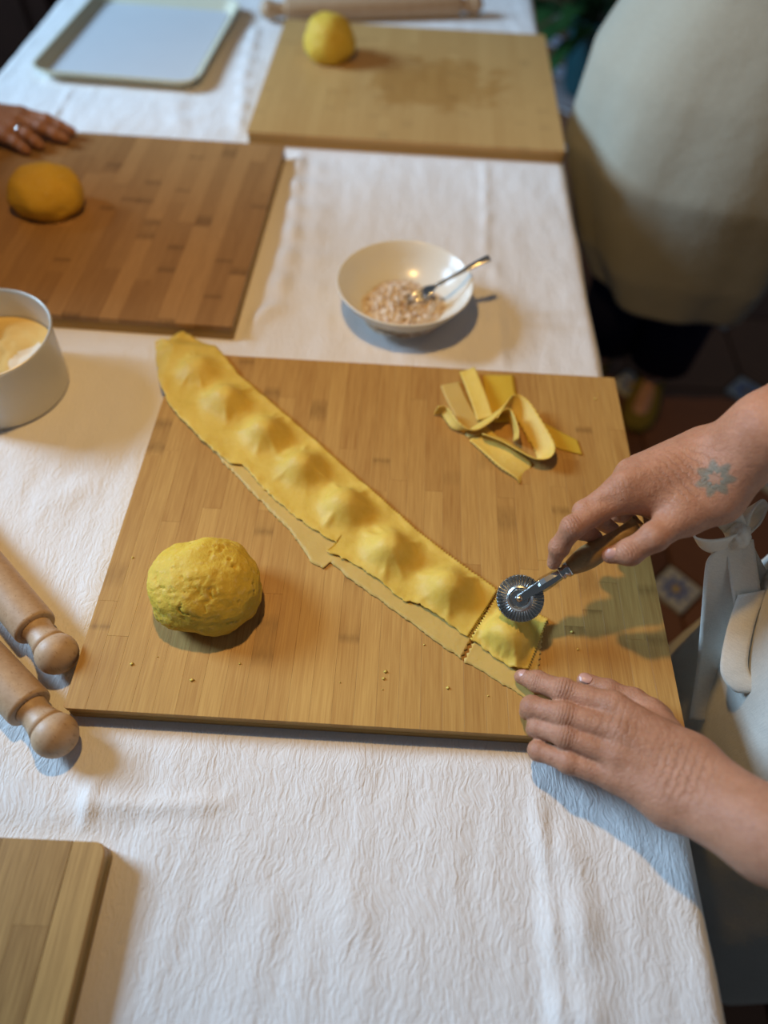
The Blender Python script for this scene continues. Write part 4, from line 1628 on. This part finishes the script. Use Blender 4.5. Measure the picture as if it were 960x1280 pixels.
def hair(p, parent, r=0.106):
    bm = bmesh.new()
    bmesh.ops.create_icosphere(bm, subdivisions=3, radius=1)
    for q in bm.verts:
        k_ = 1 + 0.08 * fbm(q.co * 4, 2)
        q.co = Vector(p) + Vector((q.co.x * r * k_, q.co.y * r * 0.92 * k_, q.co.z * r * k_ * 1.05))
    me = bpy.data.meshes.new('hair')
    bm.to_mesh(me)
    bm.free()
    me.materials.append(M['hair'])
    me.shade_smooth()
    link(bpy.data.objects.new('hair', me), parent)


hair(hc, cook)

# ---- apron wearer standing behind the table's right side
TB = -PI / 2 - 0.45            # faces the table and the camera
B = Body([axis(0.18, 1.25, [], 0.014, 0.014), axis(0.62, 1.45, [], 0.014, 0.014), axis(-0.02, 1.78, [], 0.014, 0.014)])
cB = (0.66, 1.06)
pb = torso(B, cB, TB, 1.68)
for s, hand in ((-1, (0.748, 0.930, 0.850)), (1, (0.46, 1.32, 1.0))):
    shp = Vector(pb(s * .17, 0, .80 * 1.68))
    hv = Vector(hand)
    elb = shp.lerp(hv, .52) + Vector((0.05 * s * -1, 0.05, -0.03))
    A_ = B.new()
    B.cone(A_, shp, elb, .055, .042, .03)
    B.cone(A_, elb, hv, .042, .027, .03)
    B.field = B.blend(B.field, A_, .03)
    d = (hv - elb).normalized()
    sd = d.cross(Vector((0.3, 1, 0))).normalized()
    fg = []
    for q in range(4):
        b0 = hv + d * .075 + sd * (q - 1.5) * .020
        fg.append(([b0, b0 + d * .04, b0 + d * .065 + Vector((-.01, -.01, 0)), b0 + d * .08 + Vector((-.02, -.02, 0))], (.012, .0105, .0095, .008)))
    fg.append(([hv + d * .02 + sd * -.03, hv + d * .05 + sd * -.045, hv + d * .075 + sd * -.045], (.015, .012, .010)))
    add_hand(B, [(hv, hv + d * .07 + sd * .028, .026, .015), (hv, hv + d * .07, .026, .015), (hv, hv + d * .07 - sd * .028, .026, .015)], .02, fg)
wearer = B.mesh('person', M['skin_b'])
tag(wearer, 'person in long cream apron and navy trousers standing behind table', 'person')
for s in (-1, 1):
    a_, b_, c_ = Vector(pb(s * .088, 0.0, .53 * 1.68)), Vector(pb(s * .085, .01, .28 * 1.68)), Vector(pb(s * .08, -.02, .07 * 1.68))
    v, f = [], []
    secs = []
    for p_, r_ in ((a_, .112), (a_.lerp(b_, .5), .098), (b_, .085), (b_.lerp(c_, .5), .085), (c_, .084)):
        secs.append([(p_.x + r_ * math.cos(2 * PI * k / 32), p_.y + r_ * math.sin(2 * PI * k / 32), p_.z) for k in range(32)])
    v, f = ring_loft(secs, False)
    recalc(mesh_obj('trouser_leg', v, f, M['navy'], wearer)).modifiers.new('solid', 'SOLIDIFY').thickness = 0.003
    h0, h1 = Vector(pb(s * .08, -.05, .03)), Vector(pb(s * .095, .15, .026))
    secs = []
    for t_, w_, hgt in ((-.18, .012, .02), (-.12, .034, .055), (0.1, .040, .078), (.4, .041, .070), (.7, .049, .052), (.95, .043, .042), (1.1, .020, .026)):
        q = h0.lerp(h1, t_)
        dr = (h1 - h0).normalized()
        sx_ = Vector((dr.y, -dr.x, 0))
        secs.append([tuple(Vector((q.x, q.y, 0.002)) + sx_ * (w_ * math.cos(a)) + Vector((0, 0, max(0, hgt * (0.45 + 0.55 * math.sin(a))) if math.sin(a) > -.75 else 0))) for a in [2 * PI * k / 24 for k in range(24)]])
    v, f = ring_loft(secs)
    recalc(mesh_obj('shoe', v, f, M['shoe'], wearer))
bodyshell('shirt', interp_secs([(cB[0], cB[1], .86, .15, .19), (cB[0], cB[1], 1.1, .145, .185), (cB[0], cB[1], 1.3, .145, .2), (cB[0], cB[1], 1.42, .09, .10)], 16), (0, 2 * PI), 48, afold(.01, 4, 3.), M['navy'], wearer, th0=TB)
ab_keys = [(0.655, 1.00, 0.405, 0.165, 0.185), (0.630, 1.00, 0.50, 0.180, 0.225), (0.592, 1.00, 0.70, 0.195, 0.268), (0.600, 1.02, 0.86, 0.185, 0.262), (0.635, 1.04, 1.00, 0.172, 0.230), (0.65, 1.05, 1.15, 0.17, 0.20)]
bodyshell('apron', interp_secs(ab_keys, 50), (-2.0, 2.0), 120, afold(0.065, 5, 2.4), M['linen_b'], wearer, th0=TB)['label'] = 'long cream apron'
hair(pb(0, -0.01, 0.945 * 1.68), wearer)

# ---- person at the left, whose ringed hand lies on the striped board
B = Body([axis(-1.62, -0.55, [(-0.80, -0.585)], 0.016, 0.0022), axis(0.25, 1.0, [(0.70, 0.86)], 0.016, 0.0022), axis(-0.02, 1.76, [(0.770, 0.86)], 0.018, 0.0022)])
pc = torso(B, (-1.30, 0.60), 0.0, 1.60, lean=(0.10, 0))
hw = Vector((-0.775, 0.778, 0.812))
for s, wv in ((1, hw), (-1, Vector((-1.03, 0.40, 0.98)))):
    shp = Vector(pc(s * .17, 0, .80 * 1.60))
    elb = shp.lerp(wv, .5) + Vector((-.03, -.05, -.10))
    A_ = B.new()
    B.cone(A_, shp, elb, .055, .042, .03)
    B.cone(A_, elb, wv, .042, .026, .03)
    B.field = B.blend(B.field, A_, .03)
zc = 0.790
fgs = [([(-0.700, .806, .806), (-.655, .803, .800), (-.632, .799, .792), (-.612, .795, .787)], (.0125, .0105, .0095, .008)),
       ([(-0.698, .785, .806), (-.658, .779, .799), (-.634, .774, .791), (-.617, .771, .786)], (.0125, .0105, .0095, .008)),
       ([(-0.702, .764, .803), (-.675, .755, .797), (-.662, .750, .789), (-.655, .747, .785)], (.012, .010, .009, .0078)),
       ([(-0.710, .745, .799), (-.690, .735, .793), (-.678, .730, .787), (-.671, .727, .784)], (.011, .009, .008, .007)),
       ([(-0.750, .800, .800), (-.722, .826, .793), (-.700, .836, .788)], (.014, .011, .009))]
add_hand(B, [(hw, fgs[0][0][0], .024, .0135), (hw, fgs[1][0][0], .024, .0135), (hw, fgs[2][0][0], .023, .013), (hw, fgs[3][0][0], .022, .012)], .014, fgs)
d2 = Vector((-1.03, 0.40, 0.98))
add_hand(B, [(d2, d2 + Vector((.06, -.02, -.03)), .026, .02), (d2, d2 + Vector((.06, .02, -.03)), .026, .02)], .02,
         [([d2 + Vector((.065, -.03 + .02 * q, -.033)), d2 + Vector((.10, -.03 + .02 * q, -.06)), d2 + Vector((.11, -.03 + .02 * q, -.085))], (.011, .010, .008)) for q in range(4)] + [([d2 + Vector((.02, -.03, -.01)), d2 + Vector((.05, -.055, -.04)), d2 + Vector((.065, -.055, -.06))], (.014, .011, .009))])
guest = B.mesh('person', M['skin_c'])
tag(guest, 'person mostly out of frame, ringed hand resting on striped board', 'person')
rc = Vector((-0.688, .7596, .8000))
rd = (Vector((-.675, .755, .797)) - Vector((-.702, .764, .803))).normalized()
v, f = [], []
secs = []
for k in range(24):
    a = 2 * PI * k / 24
    secs.append((math.cos(a), math.sin(a)))
Mr = frame_to(rc, rd)
v, f = lathe([(0.0118, -0.002), (0.0128, -0.0015), (0.0128, 0.0015), (0.0118, 0.002), (0.0112, 0.0), (0.0118, -0.002)], 28, Mr, False, False)
recalc(mesh_obj('ring', v, f, M['ring'], guest))['label'] = 'silver finger ring'
bodyshell('shirt', interp_secs([(-1.29, .60, .84, .155, .205), (-1.265, .60, 1.02, .145, .195), (-1.235, .60, 1.20, .150, .21), (-1.215, .60, 1.29, .125, .195), (-1.205, .60, 1.36, .085, .09)], 16), (0, 2 * PI), 48, afold(.01, 4, 5.), M['navy'], guest, th0=0)
bodyshell('trousers', interp_secs([(-1.30, .60, .09, .135, .175), (-1.30, .60, .5, .14, .19), (-1.29, .60, .82, .15, .20), (-1.285, .60, .92, .145, .195)], 12), (0, 2 * PI), 48, afold(.01, 4, 6.), M['navy'], guest, th0=0)
hair(pc(0, -0.01, 0.945 * 1.60), guest)

# ------------------------------------------------------------------ dark sideboard added at far left to fill the near-black area
sb = empty('sideboard', (-1.75, 2.35, 0))
tag(sb, 'dark brown wooden sideboard added to darken the area past the far left table corner', 'sideboard')
WD = plain('dark_walnut', (0.022, 0.008, 0.004), 0.6, 0, 0.4, 18, spec=0.2)  # wood set nearly black so the corner stays dark under window light


def box(x0, x1, y0, y1, z0, z1, ch=0.003):
    return prism([(x0, y0), (x1, y0), (x1, y1), (x0, y1)], z0, z1, ch)


mesh_obj('carcass', *box(-.60, .60, -.28, .30, .08, .86), WD, sb, smooth=False)
mesh_obj('top', *box(-.63, .63, -.31, .32, .86, .895, .006), WD, sb, smooth=False)
for sx in (-1, 1):
    for sy in (-1, 1):
        mesh_obj('leg', *box(sx * .55 - .03, sx * .55 + .03, sy * .24 - .03, sy * .24 + .03, 0, .08), WD, sb, smooth=False)
    d = mesh_obj('door', *box(*((-.58, -.01) if sx < 0 else (.01, .58)), -.300, -.282, .12, .82), WD, sb, smooth=False)
    mesh_obj('panel', *box(*((-.50, -.09) if sx < 0 else (.09, .50)), -.306, -.3005, .20, .74, .004), WD, d, smooth=False)
    v, f = lathe([(.0005, 0), (.008, 0), (.008, .012), (.014, .018), (.012, .026), (.0005, .028)], 20, frame_to(Vector((sx * .05, -.3005, .48)), (0, -1, 0)))
    mesh_obj('knob', v, f, M['brass'], d)

# ------------------------------------------------------------------ potted plant behind
pl = empty('potted_plant', (0.76, 2.86, 0))
tag(pl, 'leafy green plant in a tall teal pot on the floor behind', 'plant')
v, f = lathe([(0.0005, 0.0), (0.15, 0.0), (0.16, 0.012), (0.155, 0.03), (0.0005, 0.028)], 40)
mesh_obj('saucer', v, f, M['saucer'], pl)
v, f = lathe([(0.0005, 0.03), (0.085, 0.03), (0.095, 0.05), (0.125, 0.25), (0.132, 0.30), (0.14, 0.305), (0.14, 0.325), (0.127, 0.325), (0.12, 0.30), (0.0005, 0.295)], 48)
mesh_obj('pot', v, f, M['pot'], pl)
v, f = lathe([(0.0005, 0.312), (0.07, 0.308), (0.1205, 0.302)], 32, None, False, False)
mesh_obj('soil', v, f, M['soil'], pl)
rs = random.Random(4)
for k in range(110):
    a = rs.uniform(0, 2 * PI)
    el = rs.uniform(-0.05, 1.35)
    L = rs.uniform(0.30, 0.62)
    base = Vector((0.06 * math.cos(a), 0.06 * math.sin(a), 0.315))
    d = Vector((math.cos(a) * math.cos(el), math.sin(a) * math.cos(el), math.sin(el)))
    mid_ = base + d * L * 0.6
    tip = base + d * L + Vector((0, 0, -0.12 * L * 2))
    sd = d.cross(Vector((0, 0, 1)))
    if sd.length < .1: sd = Vector((1, 0, 0))
    wmax = rs.uniform(0.05, 0.085)
    v, f = ribbon([base, base.lerp(mid_, .5), mid_, tip], [sd] * 4, lambda t, w=wmax: 0.006 + w * max(0, math.sin(PI * sst(0.3, 1.0, t) ** 0.8)) ** 0.8, 0.0015, 14, 4, None, -0.006)
    mesh_obj('leaf', v, f, M['leaf'], pl)
